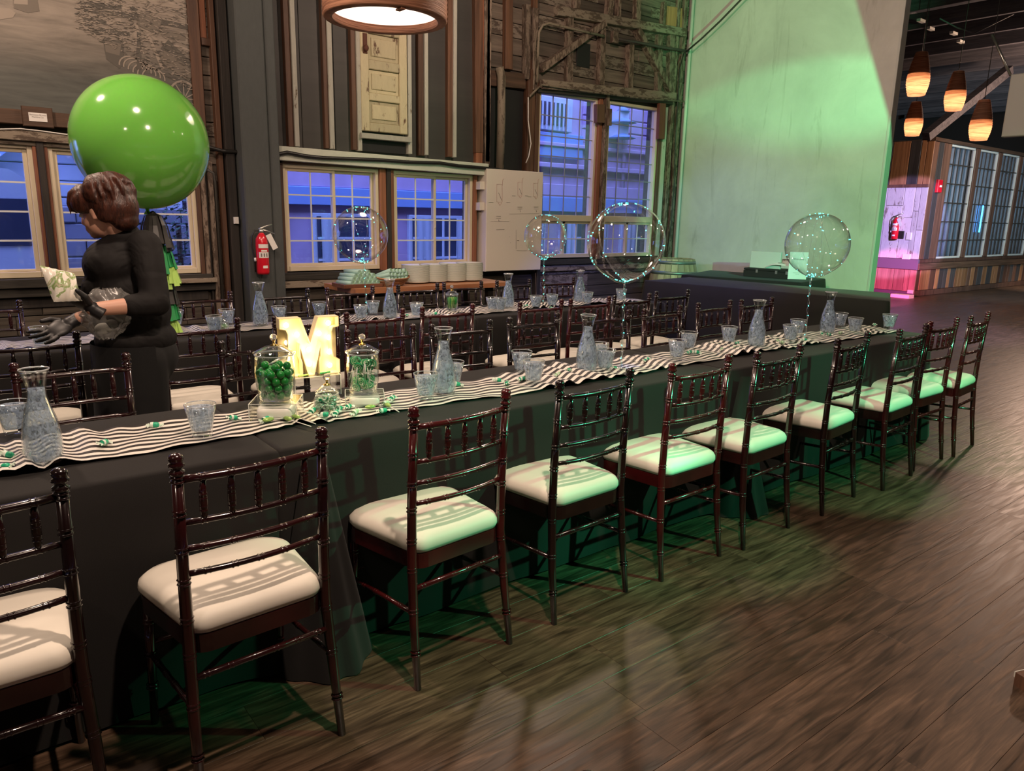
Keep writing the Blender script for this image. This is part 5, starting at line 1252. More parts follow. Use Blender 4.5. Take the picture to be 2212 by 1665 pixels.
# scattered wrapped candies
SC=[(20,990,'at the left edge of the runner, upper one'),(12,1016,'at the left edge, on the runner border'),(226,963,'between the left carafe and the tumbler'),(335,925,'on the far border, left of the tumbler'),(505,909,'right of the left tumbler'),(575,912,'at the front corner of the gumball riser'),(676,893,'left below the mint bowl'),(702,902,'nearest the cloth edge below the mint bowl'),(726,898,'right of the two below the mint bowl'),(733,888,'touching the mint bowl front'),(753,884,'right of the mint bowl'),(768,896,'pale one on the runner border'),(828,893,'beside the lollipop stick end'),(848,865,'right of the lollipop riser'),(834,877,'pale one under the riser corner'),(988,835,'beside the second carafe foot'),(1076,826,'left of the pair of tumblers, upper'),(1095,832,'left of the pair of tumblers, lower'),(1128,823,'at the foot of the tumbler pair'),(1215,808,'left of the middle carafe'),(1230,804,'touching the middle carafe'),(1205,813,'pale one left of the middle carafe'),(1328,799,'right of the middle tumblers'),(1397,781,'alone below the big balloon'),(1489,765,'left one by the tumbler pair'),(1505,765,'right one by the tumbler pair'),(1559,758,'pale one left of the fourth carafe'),(1592,745,'green one left of the fourth carafe'),(1585,756,'pale lower one near the fourth carafe'),(1680,740,'pale one right of the fourth carafe'),(1690,743,'second pale one right of the fourth carafe'),(1738,738,'at the foot of the second balloon stick'),(1775,724,'left one at the farthest carafe foot'),(1790,726,'right one at the farthest carafe foot'),(1815,722,'pale one right of the farthest carafe'),(1889,704,'green one near the far end')]
for i,(px,py,l) in enumerate(SC):
    q=on1(px,py,ZR+.012); km=CB if 'pale' in l else CA
    candy(q,(cr.uniform(-.5,.5),cr.uniform(-.25,.25),cr.uniform(-.9,.9)),km,'wax wrapped green taffy candy '+l if km is CA else 'wax wrapped candy, '+l,'wrapped candies scattered on the front runner',1.15)
for px,py,l in [(1137,663,'left of the small balloon stick'),(1190,668,'right of the small balloon stick'),(940,680,'in front of the greenery jar'),(880,684,'left of the back tumbler')]:
    q=on1(px,py,ZR+.012); candy(q,(0,0,cr.uniform(-1,1)),CA,'green candy on the back runner, '+l,'candies on the back runner',1.2)
# loose lollipops and foil sweets before the risers
def lol2(p0,p1,label):
    a=on1(*p0,ZR+.012); b=on1(*p1,ZR+.008); e=empty('wrapped_lollipop',(a.x,a.y,a.z),0,label,'lollipop','loose lollipops on the runner')
    d=b-a; MB().tube([(0,0,0),(d.x,d.y,d.z)],.0019,6).build('stick',M['white_stick'],e)
    MB().ball((0,0,.002),(.022,.010,.008),12,8,Rz(math.atan2(d.y,d.x))).build('wrapped_head',M['wrapper_foil'],e)
lol2((640,908),(682,920),'foil wrapped lollipop with its stick crossing the cloth edge, left of the mints'); lol2((622,912),(672,926),'second foil wrapped lollipop just below the gumball riser'); lol2((800,886),(768,890),'yellow green foil lollipop between the mint bowl and the lollipop riser'); lol2((838,882),(862,894),'pale lollipop with its stick sticking out over the black cloth'); lol2((580,914),(612,908),'short stick lollipop at the gumball riser corner')
# sprigs on the letter riser
for px,py,l in [(702,806,'dark green foil sweet lying on the letter riser, right side'),(655,812,'lime foil sweet lying on the letter riser, left side')]:
    p=atz(px,py,ZR+.086); e=MB(); 
    for i in range(7): e.ball((-.02+.007*i,.0012*(i%2),0),(.005,.005,.004),8,6)
    tag(e.build('foil_sweet',M['tissue_green' if 'dark' in l else 'tissue_lime'],None,(p.x,p.y,ZR+.0885),.2),l,'candy')
# back table: greenery jar on riser and the shallow candy bowl
bx_,by_=aty(976,662,4.82).x,4.82
riser((bx_-.01,by_,ZR),.13,.12,.012,.1,'flat clear riser under the greenery jar on the back table')
jb_=jar((bx_,by_,ZR+.013),.050,.115,'glass jar of thin green candy sticks on the back table')
stk=MB().tube([(0,0,0),(0,0,.08)],.0022,6).mesh('candy_stick',M['gum']); stl=MB().tube([(0,0,0),(0,0,.08)],.0022,6).mesh('candy_stick',M['wrapper_foil'])
for i in range(60):
    a=cr.uniform(0,2*PI); r=.036*math.sqrt(cr.random()); o=share('candy_stick',stk if i%3 else stl,None,(bx_+r*math.cos(a),by_+r*math.sin(a),ZR+.022+cr.uniform(0,.012)),(cr.uniform(-.08,.08),cr.uniform(-.08,.08),0)); tag(o,'thin green candy stick in the back jar','candy','candy sticks in the back jar')
cx_=aty(480,716,4.72).x; jar((cx_,4.72,ZR),.045,.052,'shallow glass candy bowl with lid on the back table right of the person','ginger')
for i in range(26):
    a=cr.uniform(0,2*PI); zz=.012+.03*(i/26); r=.028*math.sqrt(cr.random()); candy((cx_+r*math.cos(a),4.72+r*math.sin(a),ZR+zz),(cr.uniform(-1,1),0,cr.uniform(0,PI)),CB,'pale candy in the shallow back bowl','candies in the shallow back bowl',.65)

# ================================================================= CLEAR BALLOONS
def bobo(base,Y,c_px,r_px,neck_px,label,seed):
    rn=random.Random(seed)
    b=aty(*base,Y); b=Vector((b.x,Y,ZR)); nk=aty(*neck_px,Y); c=aty(*c_px,Y); depth=(c-Vector((0,0,CAMH))).dot(_f); R=r_px*depth/FPX
    e=empty('clear_balloon',tuple(b),0,label,'balloon','clear light string balloons'); L=lambda p:Vector(p)-b
    cc=L(c); nn=L(nk); z0=nn.z
    prof=[]
    for i in range(33):
        th=PI*i/32; r=R*math.sin(th); z=-R*math.cos(th)
        if i<5: t=i/5; r=max(.008,R*math.sin(PI*5/32)*t**.75); z=-(R*1.07)+(R*1.07-R*math.cos(PI*5/32))*t**1.3
        prof.append((r,z))
    MB().lathe(prof,44,tuple(cc)).build('balloon_skin',M['bobo'],e)
    kk=MB()
    for i in range(7): a=i*.9; kk.tube([nn+Vector((0,0,.01)),nn+Vector((.018*math.cos(a),.018*math.sin(a),.012)),nn+Vector((.026*math.cos(a+.5),.026*math.sin(a+.5),-.004)),nn+Vector((.006,0,-.004))],.0022,5)
    kk.build('gathered_neck',M['glass'],e)
    MB().tube([(0,0,.0),nn],.0052,10).build('stick',M['stick'],e)
    MB().lathe([(0,-.006),(.040,-.006),(.042,-.003),(.012,.004),(.008,.02),(0,.02)],24).build('stand',M['acrylic'],e)
    wi=MB(); le_=MB(); 
    pts=[]; turns=4.5 if r_px>80 else 3.5; N=300
    for i in range(N):
        t=i/(N-1); th=PI*(.5-.45*math.cos(2*PI*t*turns)); a=2*PI*t*1.5+seed+.5*math.sin(t*19); q=cc+Vector((R*.985*math.sin(th)*math.cos(a),R*.985*math.sin(th)*math.sin(a),R*.985*math.cos(th))); pts.append(q)
    wi.tube(pts,.0006,4)
    st=[Vector((.006*math.cos(i*.5),.006*math.sin(i*.5),nn.z*i/60)) + Vector((nn.x*i/60,nn.y*i/60,0)) for i in range(61)]; wi.tube(st,.0006,4)
    for i in range(0,N,5 if r_px>80 else 7): le_.ball(pts[i],.0026,6,5)
    for i in range(6,61,9): le_.ball(st[i],.0026,6,5)
    for i in range(6): a=i*1.1; le_.ball(nn+Vector((.025*math.cos(a),.025*math.sin(a),.008*(i%2))),.0024,6,5)
    wi.build('light_wire',M['led_wire'],e); tag(le_.build('led_dots',M['led'],e),kind='stuff')
    return b
b1=bobo((1342,793),2.57,(1352,523),84,(1350,607),'largest clear balloon on a lit stick, middle of the front table',1)
b2=bobo((1738,738),2.52,(1765,528),67,(1752,597),'clear balloon on a lit stick before the pale green wall',2)
b3=bobo((792,681),4.90,(779,506),59,(787,566),'clear balloon before the left window, above the napkin tray',3)
b4=bobo((1174,665),4.78,(1178,510),46,(1175,560),'smallest clear balloon, over the edge of the white box',4)
ld=MB().lathe([(0,0),(.035,0),(.035,.004),(0,.004)],20); 
light('stand_led','SPOT',(b1.x+.02,b1.y-.03,ZR+.10),.35,(.15,.25,1.0),.005,(b1.x+.045,b1.y-.01,ZR),60,.3)

# ================================================================= GREEN BALLOON WITH TASSELS
gc=aty(305,307,4.8); depth=(gc-Vector((0,0,CAMH))).dot(_f); GR=137*depth/FPX
gb=empty('green_balloon',(1.14,4.8,.0+ZR),0,'giant glossy green balloon on a tassel string behind the person','balloon')
o_=Vector((1.14,4.8,ZR)); cc=gc-o_; prof=[]
for i in range(41):
    th=PI*i/40; r=GR*math.sin(th); z=-GR*math.cos(th)*(1.0 if i>20 else 1.03); prof.append((r,z))
RB=Ry(-.12)
skin=MB().lathe(prof,56,tuple(cc),M=RB@Matrix.Diagonal((1.0,1.0,1.0))).build('balloon_skin',M['latex'],gb)
nk=aty(318,450,4.8)-o_
MB().lathe([(.005,-.03),(.022,-.035),(.010,-.012),(.012,.0),(.03,.02),(.05,.035)],14,tuple(nk)).build('knot',M['latex'],gb)
pth=[(318,455),(322,470),(336,530),(352,590),(360,640),(368,690),(380,722)]
SP=[aty(x,y,4.78)-o_ for x,y in pth]
MB().tube(SP,.004,6).build('string',M['tissue_black'],gb)
tr_=random.Random(8)
def tassel(px,py,h,wd,mat,n=16):
    t=aty(px,py,4.78)-o_; mb=MB()
    for i in range(n):
        a=2*PI*i/n; dr=wd*tr_.uniform(.7,1.1); c,s=math.cos(a),math.sin(a); w_=.014
        tx,ty=-s*w_,c*w_; hh=h*tr_.uniform(.8,1.05)
        P=[]
        for k,(q,f_) in enumerate([(0,.15),(.08,.55),(.35,.8),(.7,.95),(1,1.1)]):
            cc_=t+Vector((c*dr*f_,s*dr*f_,-hh*q)); P+=[cc_-Vector((tx,ty,0))*(.5+.9*q),cc_+Vector((tx,ty,0))*(.5+.9*q)]
        mb.add(P,[(2*k,2*k+1,2*k+3,2*k+2) for k in range(4)])
    mb.lathe([(.004,.012),(.016,.006),(.018,-.01),(.004,-.02)],10,tuple(t)); mb.build('tassel',M[mat],gb)
tassel(330,460,.21,.10,'tissue_black',22); tassel(347,528,.16,.075,'tissue_green',20); tassel(358,562,.16,.08,'tissue_lime',22); tassel(362,610,.13,.05,'tissue_black'); tassel(366,645,.13,.05,'tissue_green'); tassel(374,690,.08,.04,'tissue_lime')
MB().box(-.03,.03,-.03,.03,0,.05).build('weight',M['tissue_lime'],gb)

# ================================================================= CONSOLE WITH PLATES AND NAPKINS
CZ=.84
c0=atz(765,632,CZ-.035); c1=atz(697,606,CZ); cL=(c0.x+.02,c0.y)
FY=5.96; BY=6.62
cfx=aty(768,624,FY).x; crx=aty(1106,611,FY).x
cons=empty('console_table',((cfx+crx)/2,(FY+BY)/2,0),0,'warm wooden console table with a rounded right end under the windows','table')
hx=(crx-cfx)/2; hy=(BY-FY)/2
blx=aty(700,604,BY).x-(cfx+crx)/2
poly=[(-hx,-hy),(hx-.10,-hy)]+[(hx-.10+.10*math.sin(a),-hy+.10-.10*math.cos(a)) for a in [i*PI/16 for i in range(1,9)]]+[(hx,hy*.2)]+[(hx,hy-.10)]+[(hx-.10+.10*math.cos(a),hy-.10+.10*math.sin(a)) for a in [i*PI/16 for i in range(1,9)]]+[(blx,hy)]
tt=MB().prism(poly,lambda p:(p[0],p[1],CZ-.045),lambda p:(p[0],p[1],CZ)).build('tabletop',M['console_wood'],cons)
for sx in (-1,1):
    for sy in (-1,1): MB().cbox(sx*(hx-.2)-.03,sx*(hx-.2)+.03,sy*(hy-.12)-.03,sy*(hy-.12)+.03,0,CZ-.045,.004).build('leg',M['stud_dark'],cons)
MB().box(-hx+.2,hx-.2,hy-.12,hy-.09,CZ-.14,CZ-.045).build('apron',M['stud_dark'],cons)
plm=MB().lathe([(0,0),(.075,0),(.080,.003),(.118,.008),(.136,.0135),(.1372,.0170),(.1365,.0205),(.134,.0205),(.112,.0145),(.075,.006),(0,.005)],36).mesh('dinner_plate',M['china'])
prm=MB().lathe([(.1366,.0196),(.1372,.0200),(.1369,.0208),(.1350,.0211)],36).mesh('rim_line',M['china_rim'])
ORD='first second third fourth fifth sixth seventh eighth ninth tenth eleventh twelfth thirteenth fourteenth fifteenth sixteenth seventeenth eighteenth nineteenth twentieth'.split()
for si,(px,py,n,l) in enumerate([(898,598,19,'leftmost'),(936,597,19,'second'),(978,595,20,'third'),(1014,595,20,'rightmost')]):
    p=aty(px,py,6.28); 
    for k in range(n):
        o=share('dinner_plate',plm,None,(p.x+.0015*math.sin(k*2.1+si),6.28+.0015*math.cos(k*1.7),CZ+.001+k*.0086),(0,0,k)); tag(o,'white dinner plate, '+('topmost' if k==n-1 else 'lowest' if k==0 else ORD[n-1-k]+' from the top')+' of the %s plate stack'%l,'plate','%s plate stack'%l); share('rim_line',prm,o)
# napkin tray
tp=aty(772,601,6.18); trx=tp.x
tray=empty('serving_tray',(trx,6.18,CZ),-.02,'dark wooden tray under the rolled napkins on the console','tray')
MB().cbox(-.17,.17,-.12,.12,.008,.018,.004).build('base',M['tray'],tray)
for a,b,c_,d in ((-.18,.18,-.135,-.118),(-.18,.18,.118,.135),(-.19,-.172,-.13,.13),(.172,.19,-.13,.13)): MB().cbox(a,b,c_,d,.0,.034,.003).build('rim',M['tray'],tray)
nm_=MB(); P=[(0,-.105,0)]
npf=MB().tube([(0,-.10,0),(0,-.02,.001),(0,.10,0)],[.021,.0195,.018],12).mesh('napkin_roll',M['napkin'])
npe=MB(); PP=[]
for i in range(40): t=i/39; a=t*5*PI; r=.004+.017*t; PP+= [(r*math.cos(a),-.1012,r*math.sin(a)),((r+.0022)*math.cos(a),-.1035,(r+.0022)*math.sin(a))]
npe.add(PP,[(2*i,2*i+1,2*i+3,2*i+2) for i in range(39)]); npe.lathe([(.0195,-.100),(.0215,-.102),(.0205,-.106),(.0,-.104)],12,M=Rx(-PI/2) if False else Matrix(((1,0,0),(0,0,1),(0,-1,0)))) if False else None
npem=npe.mesh('rolled_end',M['napkin_end'])
def napkin(c,rot,l,g):
    o=share('rolled_napkin',npf,None,c,rot); tag(o,l,'napkin',g); share('rolled_end',npem,o)
for lay,(n,z) in enumerate(((7,.040),(6,.073),(5,.104),(3,.134))):
    for i in range(n): napkin((trx+(i-(n-1)/2)*.043,6.17+lay*.008,CZ+z),(0,0,.28+cr.uniform(-.05,.05)),'rolled seafoam napkin on the wooden tray, %s row, %s from the left'%(['lowest','second','third','top'][lay],['first','second','third','fourth','fifth','sixth','seventh'][i]),'napkins on the tray')
bk=aty(843,600,6.14); bkx=bk.x
bask=empty('wicker_basket',(bkx,6.14,CZ),0,'low oval wicker basket of folded napkins on the console','basket')
for k in range(7):
    z=.006+k*.0105; a_=.115+.012*k; b_=.085+.008*k; N=64
    pts=[(a_*math.cos(2*PI*i/N)*(1+.012*(1 if (i+k)%2 else -1)),b_*math.sin(2*PI*i/N)*(1+.012*(1 if (i+k)%2 else -1)),z+(.022*abs(math.cos(2*PI*i/N))**4 if k>4 else 0)) for i in range(N+1)]
    MB().tube(pts,.0062,6).build('woven_strand',M['wicker'],bask)
MB().lathe([(0,.002),(.11,.002),(.11,.008),(0,.008)],24,M=Matrix.Diagonal((1,.75,1))).build('base',M['wicker'],bask)
for lay,(n,z) in enumerate(((6,.045),(6,.075),(5,.10))):
    for i in range(n): napkin((bkx+(i-(n-1)/2)*.036-.01,6.15,CZ+z+.012*abs(i-2.5)*.3),(-.18-.1*lay,0.0,.75+cr.uniform(-.08,.08)),'rolled seafoam napkin in the wicker basket, %s layer, %s from the left'%(['lowest','middle','top'][lay],['first','second','third','fourth','fifth','sixth'][i]),'napkins in the basket')

# ================================================================= WHITE BOX WITH SKETCH MARKS
wx0=aty(1052,364,6.82).x; wx1=aty(1174,371,6.82).x; wz1=aty(1100,367,6.82).z; wz0=aty(1110,584.5,6.82).z
wb_=empty('white_cabinet',(wx0,6.82,wz0),0,'white painted wall box with reddish sketch marks between the windows','cabinet')
ww=wx1-wx0; wh=wz1-wz0
MB().cbox(0,ww,0,.175,0,wh,.006,'y',-1).build('body',M['white_box'],wb_)
for z in (.60*wh,.80*wh): MB().cbox(-.06,.0,.04,.14,z,z+.085,.003,'y',-1).build('bracket',M['white_box'],wb_)
bt=aty(1182,390,6.85); MB().cbox(ww+.0,ww+.055,.06,.17,-.55,wh*.90,.004,'y',-1).build('dark_post',M['stud_dark'],wb_)
red=MB(); pen=MB()
def wl(mb,pts,r=.0013):
    V=[]
    for px,py in pts: q=aty(px,py,6.817); V.append(Vector((q.x-wx0,-.0032,q.z-wz0)))
    mb.tube(V,r,4)
for (x,y,s) in ((1080,420,1.0),(1124,410,.75),(1158,412,.75)):
    wl(red,[(x-7*s,y-22*s),(x+5*s,y-22*s),(x+5*s,y+16*s),(x-7*s,y+16*s),(x-7*s,y-22*s)]); wl(red,[(x+5*s,y-18*s),(x+6*s,y-32*s),(x+9*s,y-34*s)]); wl(pen,[(x-3*s,y-4*s),(x+4*s,y+13*s)],.0016); wl(red,[(x-4*s,y+17*s),(x,y+24*s),(x+4*s,y+17*s)])
    wl(pen,[(x-24*s,y+17*s),(x-14*s,y+17*s)],.0014); wl(pen,[(x+14*s,y+17*s),(x+22*s,y+17*s)],.0014)
for x,y in ((1077,467),(1123,447),(1158,447)): wl(pen,[(x-5,y),(x+5,y)],.0014); wl(pen,[(x-5,y+4),(x+5,y+4)],.0012); wl(pen,[(x,y+7),(x+1,y+11)],.0022)
wl(pen,[(1115,496),(1115,538)],.0014); wl(pen,[(1072,496),(1090,495)],.0014); wl(pen,[(1116,541),(1138,541)],.001); wl(pen,[(1100,462),(1165,461)],.001); wl(pen,[(1060,478),(1100,478)],.001); wl(pen,[(1117,519),(1121,519)],.003); wl(pen,[(1101,511),(1101,512)],.002); wl(pen,[(1103,524),(1103,525)],.002)
red.build('red_outlines',M['red_line'],wb_); pen.build('pencil_marks',M['pencil'],wb_)
tag(MB().tube([(aty(1157,590,6.75).x,6.75,aty(1157,590,6.75).z),(aty(1158,640,6.75).x,6.75,aty(1158,640,6.75).z),(aty(1157,690,6.75).x,6.75,.0)],.005,6).build('wire',M['stud_worn']),'thin wire hanging below the white box','wire')

# ================================================================= BARREL
bc=Vector((7.93,6.58,0)); bh=.985
bar=empty('wine_barrel',tuple(bc),0,'old wooden wine barrel with metal hoops in the corner','barrel')
def br_(t): return .265+.075*math.sin(PI*t)
NS=22
for i in range(NS):
    mb=MB(); a0=2*PI*i/NS+.008; a1=2*PI*(i+1)/NS-.008; V=[]
    for k in range(9):
        t=k/8; r=br_(t)
        for a,rr in ((a0,r),(a1,r),(a1,r-.025),(a0,r-.025)): V.append((rr*math.cos(a),rr*math.sin(a),bh*t))
    mb.add(V,[(k*4+j,k*4+(j+1)%4,(k+1)*4+(j+1)%4,(k+1)*4+j) for k in range(8) for j in range(4)]+[(3,2,1,0),(32,33,34,35)]); mb.build('stave',M['stave'],bar)
for t in (.02,.115,.27,.66,.82,.955):
    r=br_(t)+.002; MB().lathe([(r,bh*t-.022),(r+.003,bh*t-.022),(br_(min(1,t+.03))+.005,bh*t+.02),(br_(min(1,t+.03))+.001,bh*t+.02)],40,close=True).build('hoop',M['hoop'],bar)
MB().lathe([(0,bh-.03),(.245,bh-.03),(.245,bh-.012),(0,bh-.012)],36).build('head',M['stave'],bar)

# ================================================================= THINGS ON THE REAR BUFFET
kz=.866
cs=atz(1605,596,kz); ce=atz(1700,603,kz)
dv=Vector((ce.x-cs.x,ce.y-cs.y,0)); L_=dv.length; an=math.atan2(dv.y,dv.x)
case=empty('black_case',(cs.x,cs.y,kz),an,'black hinged case lying open ended on the rear buffet table','case')
MB().cbox(0,L_,0,.30,0,.075,.006).build('body',M['black'],case); MB().cbox(.002,L_-.002,.0,.30,.078,.098,.006).build('lid',M['black'],case)
for xx in (.15,.38,.50,.72): 
    if xx<L_: MB().box(xx,xx+.025,-.004,0,.05,.085).build('latch',M['metal_light'],case)
cl=MB(); 
def fcl(u,v):
    x=.22+u*.42; return (x,.06+v*.2,.10+.13*math.sin(PI*u)**.8*(.4+.6*v)*(1+.15*math.sin(9*u))+.01*math.sin(12*v))
cl.grid(fcl,18,8); co=cl.build('crumpled_cloth',M['label_white'],None,(cs.x,cs.y,kz),an); tag(co,'crumpled white and black printed paper on top of the black case','paper')
rk=random.Random(2); mk=MB()
for i in range(10):
    u0,v0=rk.uniform(.2,.9),rk.uniform(.1,.9); pts=[Vector(fcl(min(1,max(0,u0+.05*k*rk.uniform(-.5,1))),min(1,v0+.02*k)))+Vector((0,-.003,.004)) for k in range(5)]; mk.tube(pts,.003,4)
mk.build('black_pattern',M['pencil'],co)
bx=atz(1640,582,kz); 
cbx=MB().cbox(-.02,.02,0,.36,0,.19,.003,'x',-1).build('card_box',M['wall_end'],None,(cs.x+dv.x*.75+.12,cs.y+dv.y*.75+.03,kz+.098),an+PI/2); tag(cbx,'grey card standing behind the crumpled paper on the case','card')
s0=atz(1701,603,kz); s1=atz(1741,604,kz); sz=atx(1720,555,s0.x).z
sd=Vector((s1.x-s0.x,s1.y-s0.y,0)); sl=sd.length; hs=.30
sg=empty('table_sign',((s0.x),(s0.y),kz+.002),math.atan2(sd.y,sd.x),'pale printed card sign standing on the rear buffet behind the second balloon','sign')
MB().cbox(0,sl,0,.006,0,hs,.001,'y',-1).build('card',M['label_white'],sg); MB().box(0,sl,.006,.06,0,.004).build('foot',M['acrylic'],sg)
text('Welcome',.030,M['pencil'],(sl/2,-.001,hs*.74),(PI/2,0,0),sg); text('please sign',.012,M['pencil'],(sl/2,-.001,hs*.36),(PI/2,0,0),sg); text('the guest book and enjoy',.010,M['pencil'],(sl/2,-.001,hs*.24),(PI/2,0,0),sg); text('the candy',.010,M['pencil'],(sl/2,-.001,hs*.19),(PI/2,0,0),sg)

# ================================================================= WOODEN STAND AT THE RIGHT EDGE
p=atz(2172,1472,0)
st_=empty('wooden_stand',(p.x,p.y,0),-.35,'dark wooden pedestal foot with a pale chipped patch at the right edge','stand')
MB().cbox(.01,.45,-.40,-.02,0,.052,.005).build('base',M['stud_brown'],st_)
MB().cbox(.02,.10,-.013,-.0205+.012,.022,.042,.001,'y',1).build('pale_patch',M['wall_end'],st_)
MB().cbox(.07,.36,-.32,-.07,.052,.10,.008).build('plinth',M['black'],st_)
MB().lathe([(.12,.10),(.11,.12),(.06,.16),(.05,.20),(.085,.24),(.10,.27),(.10,.34),(.05,.36),(.045,.62),(.09,.66),(.16,.68),(.16,.72),(0,.72)],24,(.22,-.2,0)).build('turned_column',M['black'],st_)
# ================================================================= PERSON
PYY=3.64
def Q(px,py,dy=0): p=aty(px,py,PYY+dy); return p
def capsules(name,segs,mat,parent,voxel=.010,smooth=6,extra=None):
    """segs: chains of (point, radius or (rx,ry,rz))"""
    mb=MB()
    for ch in segs:
        pts=[Vector(c[0]) for c in ch]; rr=[c[1] for c in ch]
        # resample smoothly
        P=[];R=[]
        for i in range(len(pts)-1):
            for k in range(6): t=k/6; P.append(pts[i].lerp(pts[i+1],t)); R.append(rr[i]*(1-t)+rr[i+1]*t)
        P.append(pts[-1]); R.append(rr[-1])
        mb.tube(P,R,18); mb.ball(pts[0],rr[0],18,12); mb.ball(pts[-1],rr[-1],18,12)
        for i in range(1,len(pts)-1): mb.ball(pts[i],rr[i]*1.0,18,12)
    if extra: extra(mb)
    o=mb.build(name,M[mat],parent); md=o.modifiers.new('r','REMESH'); md.mode='VOXEL'; md.voxel_size=voxel; md.use_smooth_shade=True
    sm=o.modifiers.new('s','SMOOTH'); sm.iterations=smooth; sm.factor=.5; return o
base=Vector((Q(285,800).x,PYY,0))
pe_=empty('person',tuple(base),0,'person in black shirt and black gloves leaning over the back table','person')
Lp=lambda v:Vector(v)-base
hd=Lp(Q(222,455))                       # head centre
F=Vector((-.70,.66,-.24)).normalized()  # facing: left, slightly towards the camera, chin down
Sd=Vector((-.66,-.70,0)).normalized()     # towards her left (camera side)
Up=F.cross(Sd); 
if Up.z<0: Up=-Up
RH=Matrix((F,Sd,Up)).transposed()
def hp_(f,s,u): return hd+F*f+Sd*s+Up*u
def head_extra(mb):
    mb.ball(hp_(-.012,0,.022),(.098,.074,.092),22,16,RH)
    mb.ball(hp_(.030,0,-.040),(.062,.058,.068),20,14,RH)      # lower face
    mb.ball(hp_(.062,0,-.088),(.024,.028,.018),14,10,RH)      # chin
    for s in (-1,1):
        mb.ball(hp_(.052,s*.034,-.040),(.026,.022,.024),14,10,RH)   # cheeks
        mb.ball(hp_(-.006,s*.074,-.012),(.020,.009,.031),12,10,RH); mb.ball(hp_(-.002,s*.078,-.030),(.009,.008,.011),10,8,RH)
    mb.ball(hp_(.094,0,-.020),(.013,.012,.022),12,10,RH); mb.ball(hp_(.103,0,-.031),(.011,.014,.010),12,8,RH)   # nose
    mb.ball(hp_(.078,0,.016),(.016,.045,.014),12,8,RH)        # brow
    mb.ball(hp_(.086,0,-.060),(.012,.022,.007),12,8,RH); mb.ball(hp_(.084,0,-.070),(.012,.019,.008),12,8,RH)    # lips
shL=Lp(Q(313,532,-.13)); shR=Lp(Q(262,545,.17)); elL=Lp(Q(338,655,-.25)); wrL=Lp(Q(200,668,-.27)); 
elR=Lp(Q(238,672,.20)); wrR=Lp(Q(172,686,.10))
hipc=Lp(Q(290,745)); chest=Lp(Q(268,588)); neckb=Lp(Q(268,512)); bel=Lp(Q(278,672))
kn=[Vector((.03,s*.10,.47)) for s in (-1,1)]; an_=[Vector((.05,s*.11,.07)) for s in (-1,1)]; hipj=[hipc+Vector((0,s*.09,-.06)) for s in (-1,1)]
body=capsules('body',[[(hp_(-.03,0,-.05),.052),(neckb,.056)],[(neckb,.07),(chest,.11),(bel,.115),(hipc,.12)],
 [(shL,.05),(elL,.042),(wrL,.027)],[(shR,.05),(elR,.042),(wrR,.027)]]+[[(hipj[i],.085),(kn[i],.055),(an_[i],.038)] for i in (0,1)],'skin',pe_,.0075,4,head_extra)
for s in (-1,1): # eyes under the fringe
    ey=MB().ball(hp_(.0795,s*.029,-.002),.0098,12,8).build('eye',M['label_white'],pe_); MB().ball(hp_(.0875,s*.0305,-.003),.0042,10,8).build('iris',M['black'],ey)
    MB().tube([hp_(.088,s*.016,.016),hp_(.092,s*.031,.021),hp_(.080,s*.048,.016)],.0028,6).build('eyebrow',M['hair'],pe_)
MB().tube([hp_(.088,-.019,-.065),hp_(.0955,0,-.065),hp_(.088,.019,-.065)],.0022,6).build('mouth_line',M['lip'],pe_)
def hx(mb):
    mb.ball(hp_(-.030,0,.048),(.118,.093,.092),26,18,RH); mb.ball(hp_(-.075,0,.0),(.078,.084,.088),22,16,RH); mb.ball(hp_(.045,0,.078),(.062,.075,.046),20,14,RH)
    mb.ball(hp_(.070,.0,.050),(.030,.062,.036),16,12,RH)
    for s in (-1,1): mb.ball(hp_(.030,s*.066,.040),(.058,.026,.046),16,12,RH); mb.ball(hp_(-.050,s*.064,-.002),(.052,.026,.060),16,12,RH)
    mb.ball(hp_(-.085,0,-.062),(.052,.062,.044),18,12,RH)
    hr=random.Random(4)
    for i in range(70):
        a=hr.uniform(-1.9,1.9); h0=hr.uniform(.2,1.2); st=hp_(-.035,0,.06)
        q=[]; 
        for k in range(5):
            t=k/4; th=.25+1.25*t*h0+.2; r=(.122 if abs(a)<9 else .1)
            q.append(st+F*(-math.cos(a)*math.sin(th)*r)+Sd*(math.sin(a)*math.sin(th)*r*.80)+Up*(math.cos(th)*.088-.01*t))
        mb.tube(q,[.010,.011,.010,.008,.005],6)
    for i in range(26):   # fringe swept over the brow
        s=-.062+.124*i/25; mb.tube([hp_(.040,s*.6,.116),hp_(.080,s*.95,.090),hp_(.098,s*1.05,.052),hp_(.098,s*1.1,.012+hr.uniform(-.010,.010))],[.010,.011,.008,.004],6)
capsules('hair',[[(hp_(-.04,0,.05),.05),(hp_(-.06,0,.03),.05)]],'hair',pe_,.0062,1,hx)
def shx(mb):
    Rb=Rz(-.668); Rt=Rb@Matrix.Rotation(-.10,3,'Y')
    mb.ball(chest+Vector((.0,.02,.035)),(.145,.19,.125),26,18,Rt); mb.ball(chest+Vector((.012,.01,-.08)),(.152,.18,.15),26,18,Rt); mb.ball(bel+Vector((.012,0,0)),(.160,.178,.16),26,18,Rb); mb.ball(hipc+Vector((.012,0,.03)),(.165,.185,.10),26,18,Rb)
    mb.ball(chest+Vector((-.070,.050,-.06)),(.075,.14,.075),20,14,Rb)
    mb.ball((shL+shR)/2+Vector((.0,0,.0)),(.105,.18,.07),22,14,Rb)
    mb.tube([neckb+Vector((-.012,0,.040)),neckb+Vector((-.004,0,.0))],[.064,.078],20)
shm=lambda p,q,t:p.lerp(q,t)
